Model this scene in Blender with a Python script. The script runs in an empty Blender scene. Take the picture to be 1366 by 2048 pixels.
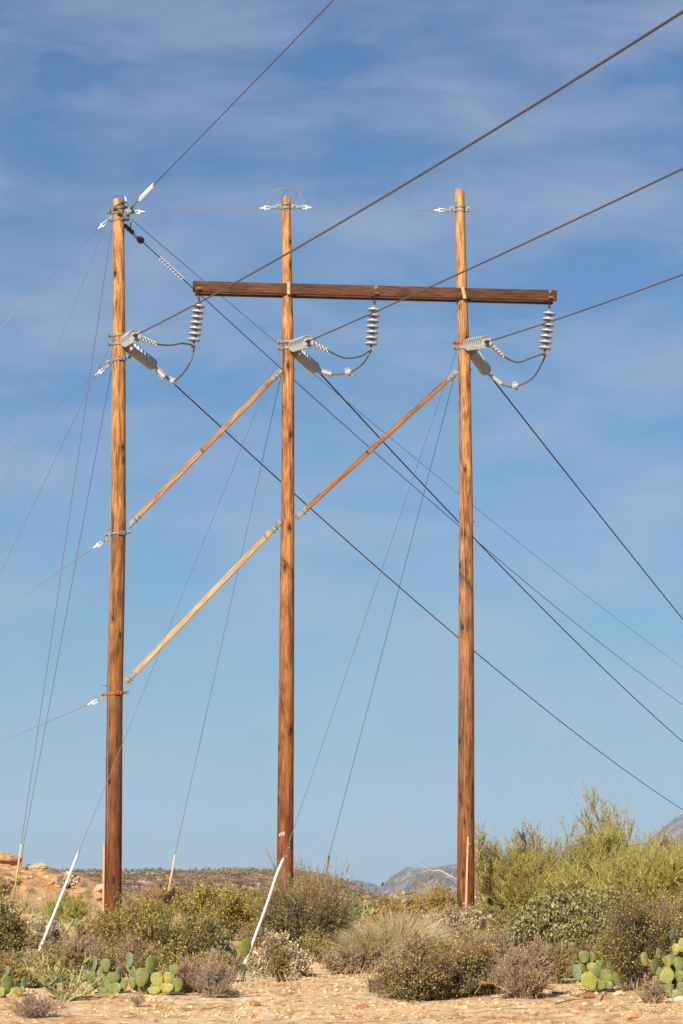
import bpy, math, random
import numpy as np
from mathutils import Vector, noise as mnoise

# ---------------------------------------------------------------- camera, sky, sun
F, PITCH, CAMZ = 5800.0, math.atan(770 / 5800.0), 1.6
SUN_EL, SUN_AZ = math.radians(33), math.radians(21)       # azimuth: left of straight behind the camera
EXPOSURE = 0.62
SC = bpy.context.scene
col = SC.collection
cam = bpy.data.objects.new('camera', bpy.data.cameras.new('camera'))
cam.data.sensor_fit = 'VERTICAL'; cam.data.sensor_height = 36.0
cam.data.lens = 36.0 * F / 2048.0
cam.data.clip_start = 0.5; cam.data.clip_end = 20000
cam.location = (0, 0, CAMZ); cam.rotation_euler = (math.pi / 2 + PITCH, 0, 0)
col.objects.link(cam); SC.camera = cam
SC.view_settings.view_transform = 'Standard'; SC.view_settings.look = 'None'
SC.view_settings.exposure = EXPOSURE; SC.view_settings.gamma = 1.0
SC.cycles.volume_bounces = 1

W = bpy.data.worlds.new('World'); SC.world = W; W.use_nodes = True
def build_world():
    nt = W.node_tree; N = nt.nodes; L = nt.links
    bg = N['Background']; bg.inputs['Strength'].default_value = 0.051
    sky = N.new('ShaderNodeTexSky'); sky.sky_type = 'NISHITA'; sky.sun_disc = False
    sky.sun_elevation = SUN_EL; sky.sun_rotation = math.pi + SUN_AZ
    sky.altitude = 700; sky.air_density = 1.15; sky.dust_density = 0.35; sky.ozone_density = 1.6
    tc = N.new('ShaderNodeTexCoord')
    # thin high cirrus: stretched noise over the sky directions
    mp = N.new('ShaderNodeMapping'); mp.inputs['Scale'].default_value = (4.6, 4.6, 15.0)
    mp.inputs['Rotation'].default_value = (0.0, 0.13, 0.0); mp.inputs['Location'].default_value = (7.1, 4.4, 2.6)
    L.new(tc.outputs['Generated'], mp.inputs['Vector'])
    n1 = N.new('ShaderNodeTexNoise'); n1.inputs['Scale'].default_value = 2.6; n1.inputs['Detail'].default_value = 9
    n1.inputs['Roughness'].default_value = 0.58; n1.inputs['Distortion'].default_value = 0.3
    L.new(mp.outputs['Vector'], n1.inputs['Vector'])
    cr = N.new('ShaderNodeValToRGB'); cr.color_ramp.elements[0].position = 0.38; cr.color_ramp.elements[1].position = 0.68
    cr.color_ramp.elements[0].color = (0, 0, 0, 1); cr.color_ramp.elements[1].color = (0.44, 0.44, 0.44, 1)
    L.new(n1.outputs['Fac'], cr.inputs['Fac'])
    mx = N.new('ShaderNodeMixRGB'); mx.blend_type = 'MIX'
    L.new(cr.outputs['Color'], mx.inputs['Fac']); 
    tint = N.new('ShaderNodeMixRGB'); tint.blend_type = 'MULTIPLY'; tint.inputs['Fac'].default_value = 1.0
    tint.inputs['Color2'].default_value = (0.40, 0.66, 0.95, 1); L.new(sky.outputs['Color'], tint.inputs['Color1'])
    L.new(tint.outputs['Color'], mx.inputs['Color1'])
    mx.inputs['Color2'].default_value = (5.9, 6.6, 8.0, 1)
    L.new(mx.outputs['Color'], bg.inputs['Color'])
build_world()
sl = bpy.data.lights.new('sun', 'SUN'); sl.energy = 5.0; sl.angle = math.radians(0.53); sl.color = (1.0, 0.90, 0.77)
sun = bpy.data.objects.new('sun', sl); col.objects.link(sun)
SUNV = Vector((-math.sin(SUN_AZ) * math.cos(SUN_EL), -math.cos(SUN_AZ) * math.cos(SUN_EL), math.sin(SUN_EL)))
sun.rotation_euler = SUNV.to_track_quat('Z', 'Y').to_euler(); sun.location = (-20, -20, 40)

# ---------------------------------------------------------------- helpers
cp, sp = math.cos(PITCH), math.sin(PITCH)
def P(px, py, Y):
    """world point on the sight line through (px,py) of the 1366x2048 photograph at depth Y"""
    u = (px - 683) / F; v = (1024 - py) / F
    dy = cp - v * sp; dz = sp + v * cp
    t = Y / dy
    return Vector((u * t, Y, CAMZ + dz * t))
PIX = lambda Y: Y / F

def link(o): col.objects.link(o); return o
ORG = {}
def tag(o, label=None, cat=None, group=None, kind=None):
    if label: o['label'] = label
    if cat: o['category'] = cat
    if group: o['group'] = group
    if kind: o['kind'] = kind
    return o
def thing(name, loc, label, cat, group=None):
    o = bpy.data.objects.new(name, None); o.empty_display_size = 0.2
    o.location = loc; link(o); ORG[o.name] = Vector(loc)
    return tag(o, label, cat, group)

class MB:
    """collects vertices and faces (world coordinates) of ONE mesh"""
    def __init__(s): s.v = []; s.f = []; s.m = []; s.n = 0
    def add(s, v, f, mi=0):
        v = np.asarray(v, float).reshape(-1, 3)
        s.v.append(v)
        for q in f: s.f.append(tuple(int(i) + s.n for i in q)); s.m.append(mi)
        s.n += len(v); return s
    def box(s, c, ax, ay, az, mi=0):
        c = np.array(c, float); ax, ay, az = (np.array(a, float) for a in (ax, ay, az))
        v = [c + i * ax + j * ay + k * az for i in (-1, 1) for j in (-1, 1) for k in (-1, 1)]
        return s.add(v, [(0, 1, 3, 2), (4, 6, 7, 5), (0, 4, 5, 1), (2, 3, 7, 6), (0, 2, 6, 4), (1, 5, 7, 3)], mi)
    def bar(s, a, b, w, d, up=(0, 0, 1), mi=0):
        a = Vector(a); b = Vector(b); t = (b - a); L = t.length; t = t / L
        u = Vector(up); side = t.cross(u)
        if side.length < 1e-4: side = t.cross(Vector((1, 0, 0)))
        side.normalize(); u = side.cross(t)
        return s.box((a + b) / 2, t * L / 2, side * w / 2, u * d / 2, mi)
    def tube(s, pts, r, sides=8, mi=0, cap=True):
        pts = [Vector(p) for p in pts]; n = len(pts)
        if not hasattr(r, '__len__'): r = [r] * n
        t0 = (pts[1] - pts[0]).normalized()
        ref = Vector((0, 0, 1)) if abs(t0.z) < 0.9 else Vector((0, 1, 0))
        V = []
        for i, p in enumerate(pts):
            t = (pts[min(i + 1, n - 1)] - pts[max(i - 1, 0)]).normalized()
            a = t.cross(ref).normalized(); b = a.cross(t)
            for k in range(sides):
                th = 2 * math.pi * k / sides
                V.append(p + (a * math.cos(th) + b * math.sin(th)) * r[i])
        Fc = [(i * sides + k, i * sides + (k + 1) % sides, (i + 1) * sides + (k + 1) % sides, (i + 1) * sides + k)
              for i in range(n - 1) for k in range(sides)]
        if cap: Fc += [tuple(range(sides))[::-1], tuple((n - 1) * sides + k for k in range(sides))]
        return s.add([tuple(v) for v in V], Fc, mi)
    def lathe(s, o, ax, prof, sides=20, mi=0):
        o = Vector(o); ax = Vector(ax).normalized()
        return s.tube_prof(o, ax, prof, sides, mi)
    def tube_prof(s, o, ax, prof, sides, mi):
        a = ax.orthogonal().normalized(); b = ax.cross(a)
        V = []
        for (h, r) in prof:
            for k in range(sides):
                th = 2 * math.pi * k / sides
                V.append(tuple(o + ax * h + (a * math.cos(th) + b * math.sin(th)) * r))
        n = len(prof)
        Fc = [(i * sides + k, i * sides + (k + 1) % sides, (i + 1) * sides + (k + 1) % sides, (i + 1) * sides + k)
              for i in range(n - 1) for k in range(sides)]
        Fc += [tuple(range(sides))[::-1], tuple((n - 1) * sides + k for k in range(sides))]
        return s.add(V, Fc, mi)
    def build(s, name, mat, parent=None, smooth=False, bevel=0):
        v = np.concatenate(s.v)
        off = ORG.get(parent.name, Vector()) if parent is not None else Vector()
        v = v - np.array(off)
        me = bpy.data.meshes.new(name); me.from_pydata(v.tolist(), [], s.f); me.update()
        mats = mat if isinstance(mat, (list, tuple)) else [mat]
        for m in mats: me.materials.append(m)
        if len(mats) > 1: me.polygons.foreach_set('material_index', s.m)
        if smooth: me.polygons.foreach_set('use_smooth', [True] * len(me.polygons))
        o = link(bpy.data.objects.new(name, me))
        if parent is not None: o.parent = parent; ORG[o.name] = off
        if bevel:
            b = o.modifiers.new('bevel', 'BEVEL'); b.width = bevel; b.segments = 1; b.limit_method = 'ANGLE'
        return o

def np_mesh(name, V, Q, mat, parent=None, smooth=False, k=4):
    """fast mesh from numpy arrays (world coordinates, k-gons)"""
    V = np.asarray(V, np.float32); Q = np.asarray(Q, np.int32)
    if parent is not None: V = V - np.array(ORG.get(parent.name, Vector()), np.float32)
    me = bpy.data.meshes.new(name)
    me.vertices.add(len(V)); me.vertices.foreach_set('co', V.ravel())
    me.loops.add(Q.size); me.loops.foreach_set('vertex_index', Q.ravel())
    me.polygons.add(len(Q)); me.polygons.foreach_set('loop_start', np.arange(0, Q.size, k, dtype=np.int32))
    me.polygons.foreach_set('loop_total', np.full(len(Q), k, np.int32))
    if smooth: me.polygons.foreach_set('use_smooth', np.ones(len(Q), bool))
    me.update(calc_edges=True); me.validate()
    me.materials.append(mat)
    o = link(bpy.data.objects.new(name, me))
    if parent is not None: o.parent = parent; ORG[o.name] = ORG.get(parent.name, Vector())
    return o

# ---------------------------------------------------------------- materials
class NT:
    def __init__(s, name, rough=0.8, spec=0.3):
        s.m = bpy.data.materials.new(name); s.m.use_nodes = True
        s.nt = s.m.node_tree; s.N = s.nt.nodes; s.L = s.nt.links
        s.b = s.N['Principled BSDF']; s.b.inputs['Roughness'].default_value = rough
        s.b.inputs['Specular IOR Level'].default_value = spec
        s.tc = s.N.new('ShaderNodeTexCoord'); s.geo = s.N.new('ShaderNodeNewGeometry')
    def coords(s, scale=(1, 1, 1), src='Position'):
        mp = s.N.new('ShaderNodeMapping'); mp.inputs['Scale'].default_value = scale
        s.L.new(s.geo.outputs['Position'] if src == 'Position' else s.tc.outputs[src], mp.inputs['Vector'])
        return mp.outputs['Vector']
    def noise(s, vec, scale, detail=4, rough=0.55, dist=0.0):
        n = s.N.new('ShaderNodeTexNoise'); n.inputs['Scale'].default_value = scale
        n.inputs['Detail'].default_value = detail; n.inputs['Roughness'].default_value = rough
        n.inputs['Distortion'].default_value = dist
        s.L.new(vec, n.inputs['Vector']); return n.outputs['Fac']
    def voro(s, vec, scale, out='Distance', feature='F1'):
        n = s.N.new('ShaderNodeTexVoronoi'); n.feature = feature; n.inputs['Scale'].default_value = scale
        s.L.new(vec, n.inputs['Vector']); return n.outputs[out]
    def ramp(s, fac, stops, interp='LINEAR'):
        r = s.N.new('ShaderNodeValToRGB'); e = r.color_ramp.elements; r.color_ramp.interpolation = interp
        while len(e) < len(stops): e.new(0.5)
        for i, (p, c) in enumerate(stops):
            e[i].position = p; e[i].color = (c[0], c[1], c[2], 1) if hasattr(c, '__len__') else (c, c, c, 1)
        s.L.new(fac, r.inputs['Fac']); return r.outputs['Color']
    def mix(s, a, b, fac, mode='MIX'):
        m = s.N.new('ShaderNodeMixRGB'); m.blend_type = mode
        for sock, v in ((m.inputs['Color1'], a), (m.inputs['Color2'], b), (m.inputs['Fac'], fac)):
            if hasattr(v, 'is_output'): s.L.new(v, sock)
            elif hasattr(v, '__len__'): sock.default_value = (v[0], v[1], v[2], 1)
            else: sock.default_value = v if sock.name == 'Fac' or sock.name == 'Factor' else (v, v, v, 1)
        return m.outputs['Color']
    def bump(s, h, strength=0.3, dist=0.02):
        b = s.N.new('ShaderNodeBump'); b.inputs['Strength'].default_value = strength; b.inputs['Distance'].default_value = dist
        s.L.new(h, b.inputs['Height']); s.L.new(b.outputs['Normal'], s.b.inputs['Normal'])
    def color(s, c): s.L.new(c, s.b.inputs['Base Color']); return s.m

def mat_wood_pole(name, top, bot, z0, z1, dark=1.0):
    t = NT(name, 0.75, 0.25)
    g1 = t.noise(t.coords((1, 1, 0.07)), 24, 6, 0.7, 0.5)          # grain
    g2 = t.noise(t.coords((1, 1, 0.02)), 75, 3, 0.6)
    g3 = t.noise(t.coords((1, 1, 0.3)), 5.5, 5, 0.65)               # blotches
    sep = t.N.new('ShaderNodeSeparateXYZ'); t.L.new(t.geo.outputs['Position'], sep.inputs[0])
    mr = t.N.new('ShaderNodeMapRange'); mr.inputs['From Min'].default_value = z0; mr.inputs['From Max'].default_value = z1
    t.L.new(sep.outputs['Z'], mr.inputs['Value'])
    base = t.mix(bot, top, mr.outputs['Result'])                      # preservative has soaked darker towards the butt
    c = t.mix(base, t.ramp(g3, [(0.34, (0.36, 0.29, 0.25)), (0.5, (.95, .93, .9)), (0.66, (1.4, 1.35, 1.25))]), 0.75, 'MULTIPLY')
    c = t.mix(c, t.ramp(g1, [(0.38, (0.28, 0.22, 0.18)), (0.5, (0.95, 0.93, 0.9)), (0.64, (1.5, 1.5, 1.45))]), 0.75, 'MULTIPLY')
    c = t.mix(c, t.ramp(g2, [(0.33, (0.45, 0.4, 0.35)), (0.5, 1.0), (0.72, (1.3, 1.3, 1.3))]), 0.55, 'MULTIPLY')
    # drying checks: long thin dark cracks
    ck = t.noise(t.coords((1, 1, 0.012)), 13, 2, 0.5, 0.2)
    c = t.mix(c, (0.022, 0.011, 0.006), t.ramp(ck, [(0.491, 0), (0.5, 0.75), (0.509, 0)]))
    # knots
    kv = t.voro(t.coords((1, 1, 0.5)), 3.9)
    wob = t.noise(t.coords((1, 1, 1)), 14, 3)
    kk = t.mix(kv, wob, 0.09)
    c = t.mix(c, (0.03, 0.013, 0.006), t.ramp(kk, [(0.13, 0.95), (0.17, 0.8), (0.24, 0.0)]))
    c = t.mix(c, (0.12, 0.045, 0.014), t.ramp(kk, [(0.22, 0.0), (0.25, 0.55), (0.36, 0.0)]))
    t.bump(t.mix(g1, kv, 0.25), 0.55, 0.012)
    return t.color(c)
def mat_beam(name, colr, axis_scale, light=(1.3, 1.3, 1.2), rot=0.0, k=1.0):
    t = NT(name, 0.75, 0.25)
    if rot:                                            # grain runs along a sloping board
        r0 = t.N.new('ShaderNodeMapping'); r0.inputs['Rotation'].default_value = (0, rot, 0); t.L.new(t.geo.outputs['Position'], r0.inputs['Vector'])
        def co(sc=(1, 1, 1), src=None):
            mp = t.N.new('ShaderNodeMapping'); mp.inputs['Scale'].default_value = sc; t.L.new(r0.outputs['Vector'], mp.inputs['Vector']); return mp.outputs['Vector']
        t.coords = co
    g1 = t.noise(t.coords(axis_scale), 26, 6, 0.65, 0.2)
    g2 = t.noise(t.coords(tuple(0.35 + 0.3 * a for a in axis_scale)), 3.0, 4, 0.5)
    c = t.mix(colr, t.ramp(g1, [(0.33, (0.35, 0.3, 0.26)), (0.5, (0.9, 0.88, 0.86)), (0.70, (1.9, 1.8, 1.6))]), 0.85 * k, 'MULTIPLY')
    c = t.mix(c, t.ramp(g2, [(0.3, 0.55), (0.7, light)]), 0.7 * k, 'MULTIPLY')
    t.bump(g1, 0.5, 0.01)
    return t.color(c)
def mat_plain(name, c, rough=0.6, metal=0.0, var=0.35, scale=9, c2=None, spec=0.4, bump=0.0, thr=(0.35, 0.7)):
    t = NT(name, rough, spec); t.b.inputs['Metallic'].default_value = metal
    n = t.noise(t.coords(), scale, 5, 0.6)
    c2 = c2 or tuple(x * (1 - var) for x in c)
    if bump: t.bump(n, bump, 0.01)
    return t.color(t.ramp(n, [(thr[0], c), (thr[1], c2)]))
LK = 1.3
def mat_leaf(name, cols, trans=0.3, rough=0.6, nz=3.0, dark=0.6):
    """leaf colours picked per leaf; gentle clump-to-clump drift; part of the light passes through"""
    t = NT(name, rough, 0.2)
    st = [(i / max(1, len(cols)), c) for i, c in enumerate(cols)]
    r = t.ramp(t.geo.outputs['Random Per Island'], st, 'CONSTANT')
    n = t.noise(t.coords(), nz, 2, 0.5)
    c = t.mix(r, t.ramp(n, [(0.32, dark * LK), (0.68, (1.25 * LK, 1.2 * LK, 1.05 * LK))]), 1.0, 'MULTIPLY')
    t.color(c)
    tr = t.N.new('ShaderNodeBsdfTranslucent'); t.L.new(c, tr.inputs['Color'])
    ms = t.N.new('ShaderNodeMixShader'); ms.inputs[0].default_value = trans * .6
    t.L.new(t.b.outputs[0], ms.inputs[1]); t.L.new(tr.outputs[0], ms.inputs[2])
    t.L.new(ms.outputs[0], t.N['Material Output'].inputs['Surface'])
    return t.m

POLE_A = mat_wood_pole('pole_wood_a', (0.53, 0.255, 0.082), (0.125, 0.035, 0.009), 2.0, 15.5)
POLE_B = mat_wood_pole('pole_wood_b', (0.50, 0.24, 0.082), (0.17, 0.050, 0.012), 1.0, 16.5)
POLE_C = mat_wood_pole('pole_wood_c', (0.56, 0.28, 0.10), (0.18, 0.054, 0.013), 1.0, 17.0)
ARM = mat_beam('crossarm_wood', (0.085, 0.035, 0.015), (0.03, 1, 1), (1.7, 1.6, 1.4))
BRACE_L = mat_beam('brace_wood_light', (0.55, 0.32, 0.14), (0.04, 1, 1), rot=math.radians(46), k=.85)
BRACE_M = mat_beam('brace_wood_mid', (0.40, 0.20, 0.075), (0.04, 1, 1), rot=math.radians(45.6), k=.9)
BRACE_D = mat_beam('brace_wood_brown', (0.25, 0.11, 0.042), (0.04, 1, 1), rot=math.radians(42.4), k=.9)
LATH = mat_plain('pale_lath', (0.62, 0.40, 0.19), 0.7, 0, 0.4, 20)
GALV = mat_plain('galvanised', (0.30, 0.30, 0.27), 0.6, 0.2, 0.45, 22, c2=(0.13, 0.12, 0.10))
GALVD = mat_plain('galvanised_dark', (0.22, 0.21, 0.19), 0.6, 0.2, 0.4, 22, c2=(0.12, 0.10, 0.08))
ALU = mat_plain('aluminium_clamp', (0.66, 0.63, 0.56), 0.45, 0.2, 0.3, 40)
WHITE = mat_plain('white_plastic', (0.83, 0.82, 0.78), 0.4, 0, 0.08, 3)
WIRE = mat_plain('conductor_metal', (0.17, 0.14, 0.115), 0.55, 0.3, 0.25, 5)
WIRED = mat_plain('shield_wire_metal', (0.12, 0.075, 0.06), 0.6, 0.3, 0.3, 5)
GUYM = mat_plain('guy_wire_metal', (0.36, 0.31, 0.27), 0.5, 0.4, 0.35, 6)
DARK = mat_plain('dark_iron', (0.035, 0.028, 0.025), 0.6, 0.3, 0.3, 20)
RUST = mat_plain('rusty_iron', (0.42, 0.14, 0.045), 0.8, 0, 0.6, 25, c2=(0.16, 0.06, 0.03))
PORC = mat_plain('grey_porcelain', (0.44, 0.45, 0.43), 0.25, 0, 0.12, 8, spec=0.6)
CEM = mat_plain('insulator_cap', (0.27, 0.26, 0.24), 0.6, 0.1, 0.3, 30, c2=(0.22, 0.15, 0.09))
GUARDY = mat_plain('weathered_guard', (0.62, 0.47, 0.25), 0.55, 0, 0.3, 6)

# ---------------------------------------------------------------- terrain
PROF = [(-500, -2.0), (-40, 0.0), (36, 0.0), (40, 0.15), (45, 0.33), (50, 0.5), (55, 0.72), (60, 0.95), (64, 1.15), (72, 1.28),
        (85, 1.15), (110, 0.2), (150, -2.5), (250, -9), (450, -14), (1500, -16), (9000, -16)]
PY = np.array([p[0] for p in PROF], float); PZ = np.array([p[1] for p in PROF], float)
def fbm(x, y, s, o=4):
    return mnoise.fractal(Vector((x * s, y * s, 3.7)), 1.0, 2.1, o, noise_basis='PERLIN_ORIGINAL')
def smooth(a, b, x): t = min(1, max(0, (x - a) / (b - a))); return t * t * (3 - 2 * t)
def gz(x, y, detail=True):
    z = float(np.interp(y, PY, PZ))
    # rocky rise on the left, a little beyond the poles
    u = x / max(y, 20) * 100.0
    k = smooth(72, 112, y) * (1 - smooth(125, 190, y)) * (1 - smooth(-9.0, -4.6, u))
    top = float(np.interp(u, [-14, -11.8, -11.0, -10, -9, -8, -7], [3.2, 2.9, 2.72, 2.5, 2.3, 2.15, 2.0]))
    if k > 0: z = z * (1 - k) + top * k
    if detail and y < 400:
        near = 1 - smooth(120, 400, y)
        z += near * (0.05 * fbm(x, y, 0.35) + 0.016 * fbm(x, y, 2.1))
        if k > 0: z += k * (0.15 * fbm(x, y, 0.9) + 0.12 * abs(fbm(x + 9, y, 0.45)) + .16 * max(0, fbm(x + 5, y, 1.9, 4)) + .05 * fbm(x, y, 4.5, 3))
        elif y < 52: z += 0.035 * max(0, fbm(x + 31, y, 3.6, 3)) * (1 - smooth(46, 52, y))
    return z
def G(px, row):
    """ground point seen at a pixel"""
    a = 30.0
    while a < 400:
        p = P(px, row, a)
        if p.z < gz(p.x, p.y): break
        a += 0.25
    return Vector((p.x, p.y, gz(p.x, p.y)))
def GY(px, Y):
    x = (px - 683) / F * Y / 1.0 * 1.0
    x = P(px, 1850, Y).x
    return Vector((x, Y, gz(x, Y)))

def spaced(lo, hi, flo, fhi, step):
    a = list(np.arange(flo, fhi, step)); s = step; x = flo; left = []
    while x > lo: s *= 1.18; x -= s; left.append(x)
    s = step; x = a[-1]; right = []
    while x < hi: s *= 1.18; x += s; right.append(x)
    return left[::-1] + a + right
def ground():
    xs = spaced(-6000, 6000, -15, 13, 0.14)
    ys = []; y = 34.0; s = 0.12
    while y < 60: ys.append(y); y += 0.11
    while y < 130: ys.append(y); y += 0.22
    s = 0.22
    while y < 9000: s *= 1.13; y += s; ys.append(y)
    y = 34.0; s = 0.12; pre = []
    while y > -400: s *= 1.2; y -= s; pre.append(y)
    ys = pre[::-1] + ys
    V = np.array([(x, y, gz(x, y)) for y in ys for x in xs])
    nx = len(xs)
    i, j = np.meshgrid(np.arange(len(ys) - 1), np.arange(nx - 1), indexing='ij')
    a = (i * nx + j).ravel(); Q = np.stack([a, a + 1, a + nx + 1, a + nx], 1)
    t = NT('desert_soil', 0.95, 0.1)
    n1 = t.noise(t.coords((1, 1, 1)), 0.55, 5, 0.6); n2 = t.noise(t.coords((1, 0.6, 1)), 5.5, 6, 0.7); n3 = t.noise(t.coords(), 38, 3, 0.7)
    vo = t.ramp(t.voro(t.coords(), 9, 'Color'), [(0, .7), (1, 1.1)])
    c = t.ramp(n1, [(0.30, (0.54, 0.33, 0.16)), (0.5, (0.66, 0.49, 0.285)), (0.70, (0.74, 0.59, 0.39))])
    c = t.mix(c, t.ramp(n2, [(0.38, (0.50, 0.34, 0.24)), (0.47, (0.92, 0.84, 0.76)), (0.64, (1.22, 1.24, 1.26))]), 0.9, 'MULTIPLY')
    c = t.mix(c, t.ramp(n3, [(0.36, (0.5, 0.4, 0.32)), (0.5, 1.0), (0.7, 1.2)]), 0.6, 'MULTIPLY')
    c = t.mix(c, t.mix(c, vo, 0.6, 'MULTIPLY'), 0.25)
    sep = t.N.new('ShaderNodeSeparateXYZ'); t.L.new(t.geo.outputs['Position'], sep.inputs[0])
    vl = t.N.new('ShaderNodeVectorMath'); vl.operation = 'DISTANCE'; vl.inputs[1].default_value = (-4, 72, 0); t.L.new(t.geo.outputs['Position'], vl.inputs[0])
    mr = t.N.new('ShaderNodeMapRange'); mr.inputs['From Min'].default_value = 36.5; mr.inputs['From Max'].default_value = 42; t.L.new(vl.outputs['Value'], mr.inputs['Value'])
    my = t.N.new('ShaderNodeMapRange'); my.inputs['From Min'].default_value = 60; my.inputs['From Max'].default_value = 76; t.L.new(sep.outputs['Y'], my.inputs['Value'])
    c = t.mix(c, t.mix(c, (.92, .78, .64), 1.0, 'MULTIPLY'), my.outputs['Result'])                   # redder soil on the rise
    c = t.mix(c, t.ramp(n1, [(.4, (.13, .10, .05)), (.6, (.26, .18, .11))]), mr.outputs['Result'])      # scrub tone further out and in the unseen foreground, darkened to cut bounced light
    t.bump(t.mix(n2, n3, 0.4), 0.8, 0.05)
    t.color(c)
    o = np_mesh('ground', V, Q, t.m, smooth=True); tag(o, kind='structure')
ground()

def ridge_mesh(name, pts, Y, depth, base, seed, amp, mat, nx=260, ny=40, xr=None):
    """range of hills: crest given by points (px,row) at distance Y, falling towards and away from the camera"""
    cx = [P(p[0], p[1], Y).x for p in pts]; cz = [P(p[0], p[1], Y).z for p in pts]
    x0, x1 = (cx[0], cx[-1]) if xr is None else xr
    xs = np.linspace(x0, x1, nx); vs = np.linspace(-1, 1, ny)
    V = []
    for v in vs:
        for x in xs:
            zc = float(np.interp(x, cx, cz))
            e = 1 - abs(v) ** 1.25
            w = x / depth * 3.0
            rdg = 1 - abs(mnoise.fractal(Vector((w * 1.3, v * 1.6, seed)), 1.0, 2.2, 6, noise_basis='PERLIN_ORIGINAL')) * 2.0
            h = (zc - base) * e
            z = base + h + amp * (rdg - 0.75) * (0.10 + 0.9 * min(1, abs(v) * 3.0)) * min(1, (1 - abs(v)) * 3)
            V.append((x, Y + v * depth, z))
    i, j = np.meshgrid(np.arange(ny - 1), np.arange(nx - 1), indexing='ij')
    a = (i * nx + j).ravel(); Q = np.stack([a, a + 1, a + nx + 1, a + nx], 1)
    o = np_mesh(name, V, Q, mat, smooth=True); tag(o, kind='structure'); return np.array(V).reshape(ny, nx, 3)
def hill_mat(name, a, b, c, sc):
    t = NT(name, 0.95, 0.05)
    n = t.noise(t.coords(), sc, 7, 0.65); m = t.noise(t.coords(), sc * 5, 5, 0.7)
    k = t.ramp(n, [(0.40, a), (0.5, b), (0.60, c)])
    k = t.mix(k, t.ramp(m, [(0.42, 0.35), (0.56, 1.2)]), 0.85, 'MULTIPLY')
    t.bump(n, 1.0, 0.9 / sc)
    return t.color(k)
RIDGE = ridge_mesh('hill', [(-1500, 1745), (-300, 1742), (0, 1741), (200, 1740), (240, 1741), (400, 1737), (560, 1739), (640, 1748), (700, 1764), (740, 1784), (790, 1812), (860, 1830)],
           600, 110, -17, 2.2, 1.2, hill_mat('ridge_soil', (0.30, 0.16, 0.10), (0.44, 0.25, 0.16), (0.50, 0.33, 0.22), 0.06), 300, 60)
MOUNT = hill_mat('mountain_rock', (0.16, 0.13, 0.11), (0.30, 0.21, 0.17), (0.50, 0.33, 0.25), 0.022)
ridge_mesh('mountain', [(620, 1826), (655, 1800), (690, 1764), (715, 1758), (735, 1762), (770, 1775), (830, 1800), (900, 1830)], 4600, 500, -20, 7.1, 14, MOUNT, 160, 50)
ridge_mesh('mountain', [(700, 1828), (740, 1788), (757, 1777), (785, 1750), (812, 1734), (850, 1737), (905, 1727), (960, 1712), (1050, 1706), (1150, 1688), (1290, 1684), (1325, 1655), (1366, 1622), (1480, 1565), (1700, 1600), (2200, 1720)],
           3600, 700, -20, 4.4, 34, MOUNT, 460, 130)

# ---------------------------------------------------------------- poles
POLES = {
 1: dict(Y=63.0, rows=[400, 650, 1050, 1400, 1850], x=[236.5, 238.2, 236.7, 229.5, 225.5], w=[23, 25.5, 30.5, 32, 34.5], mat=POLE_A),
 2: dict(Y=63.45, rows=[395, 600, 740, 1000, 1400, 1700, 1860], x=[572, 575, 576.3, 575.5, 572.5, 570.5, 569.5], w=[18, 21, 24.5, 27, 31, 33, 34], mat=POLE_B),
 3: dict(Y=63.93, rows=[380, 600, 740, 1000, 1400, 1840], x=[919.3, 924, 929, 932, 932.5, 931.3], w=[19, 22, 25, 28, 32, 35], mat=POLE_C)}
def pole_at(k, row):
    p = POLES[k]; x = float(np.interp(row, p['rows'], p['x'])); w = float(np.interp(row, p['rows'], p['w']))
    return P(x, row, p['Y']), w / 2 * PIX(p['Y'])
PLABEL = {1: 'leftmost tall wooden pole, dark brown low down, with four guy bands on its side',
          2: 'middle tall wooden pole with the white numerals, standing between the other two poles',
          3: 'rightmost tall wooden pole with a thin ground wire and pale lath down its front'}
ROOT = {}
for k, p in POLES.items():
    rows = np.linspace(p['rows'][0], p['rows'][-1] + 25, 90)
    c0, r0 = pole_at(k, rows[-1])
    base = Vector((c0.x, c0.y, gz(c0.x, c0.y)))
    root = thing('utility_pole', base, PLABEL[k], 'utility pole', 'three tall wooden line poles'); ROOT[k] = root
    sides = 28; V = []
    n = len(rows)
    for i, rw in enumerate(rows):
        c, r = pole_at(k, min(rw, p['rows'][-1]))
        c = P(float(np.interp(rw, p['rows'], p['x'])), rw, p['Y'])
        for s in range(sides):
            th = 2 * math.pi * s / sides
            rr = r * (1 + 0.018 * mnoise.noise(Vector((math.cos(th) * 1.5, math.sin(th) * 1.5, c.z * 0.8 + k * 9)))
                      + 0.012 * mnoise.noise(Vector((math.cos(th) * 5, math.sin(th) * 5, c.z * 0.25 + k * 5))))
            V.append((c.x + rr * math.cos(th), c.y + rr * math.sin(th), c.z))
    Fc = [(i * sides + s, (i + 1) * sides + s, (i + 1) * sides + (s + 1) % sides, i * sides + (s + 1) % sides) for i in range(n - 1) for s in range(sides)]
    # slightly domed weathered top
    ctop, rt = pole_at(k, rows[0])
    for s in range(sides):
        th = 2 * math.pi * s / sides; V.append((ctop.x + rt * .86 * math.cos(th), ctop.y + rt * .86 * math.sin(th), ctop.z + 0.018))
    m0 = n * sides
    Fc += [(s, (s + 1) % sides, m0 + (s + 1) % sides, m0 + s) for s in range(sides)]
    Fc.append(tuple(m0 + s for s in range(sides)))
    mb = MB(); mb.add(V, Fc); mb.build('shaft', p['mat'], root, smooth=True)

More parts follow.
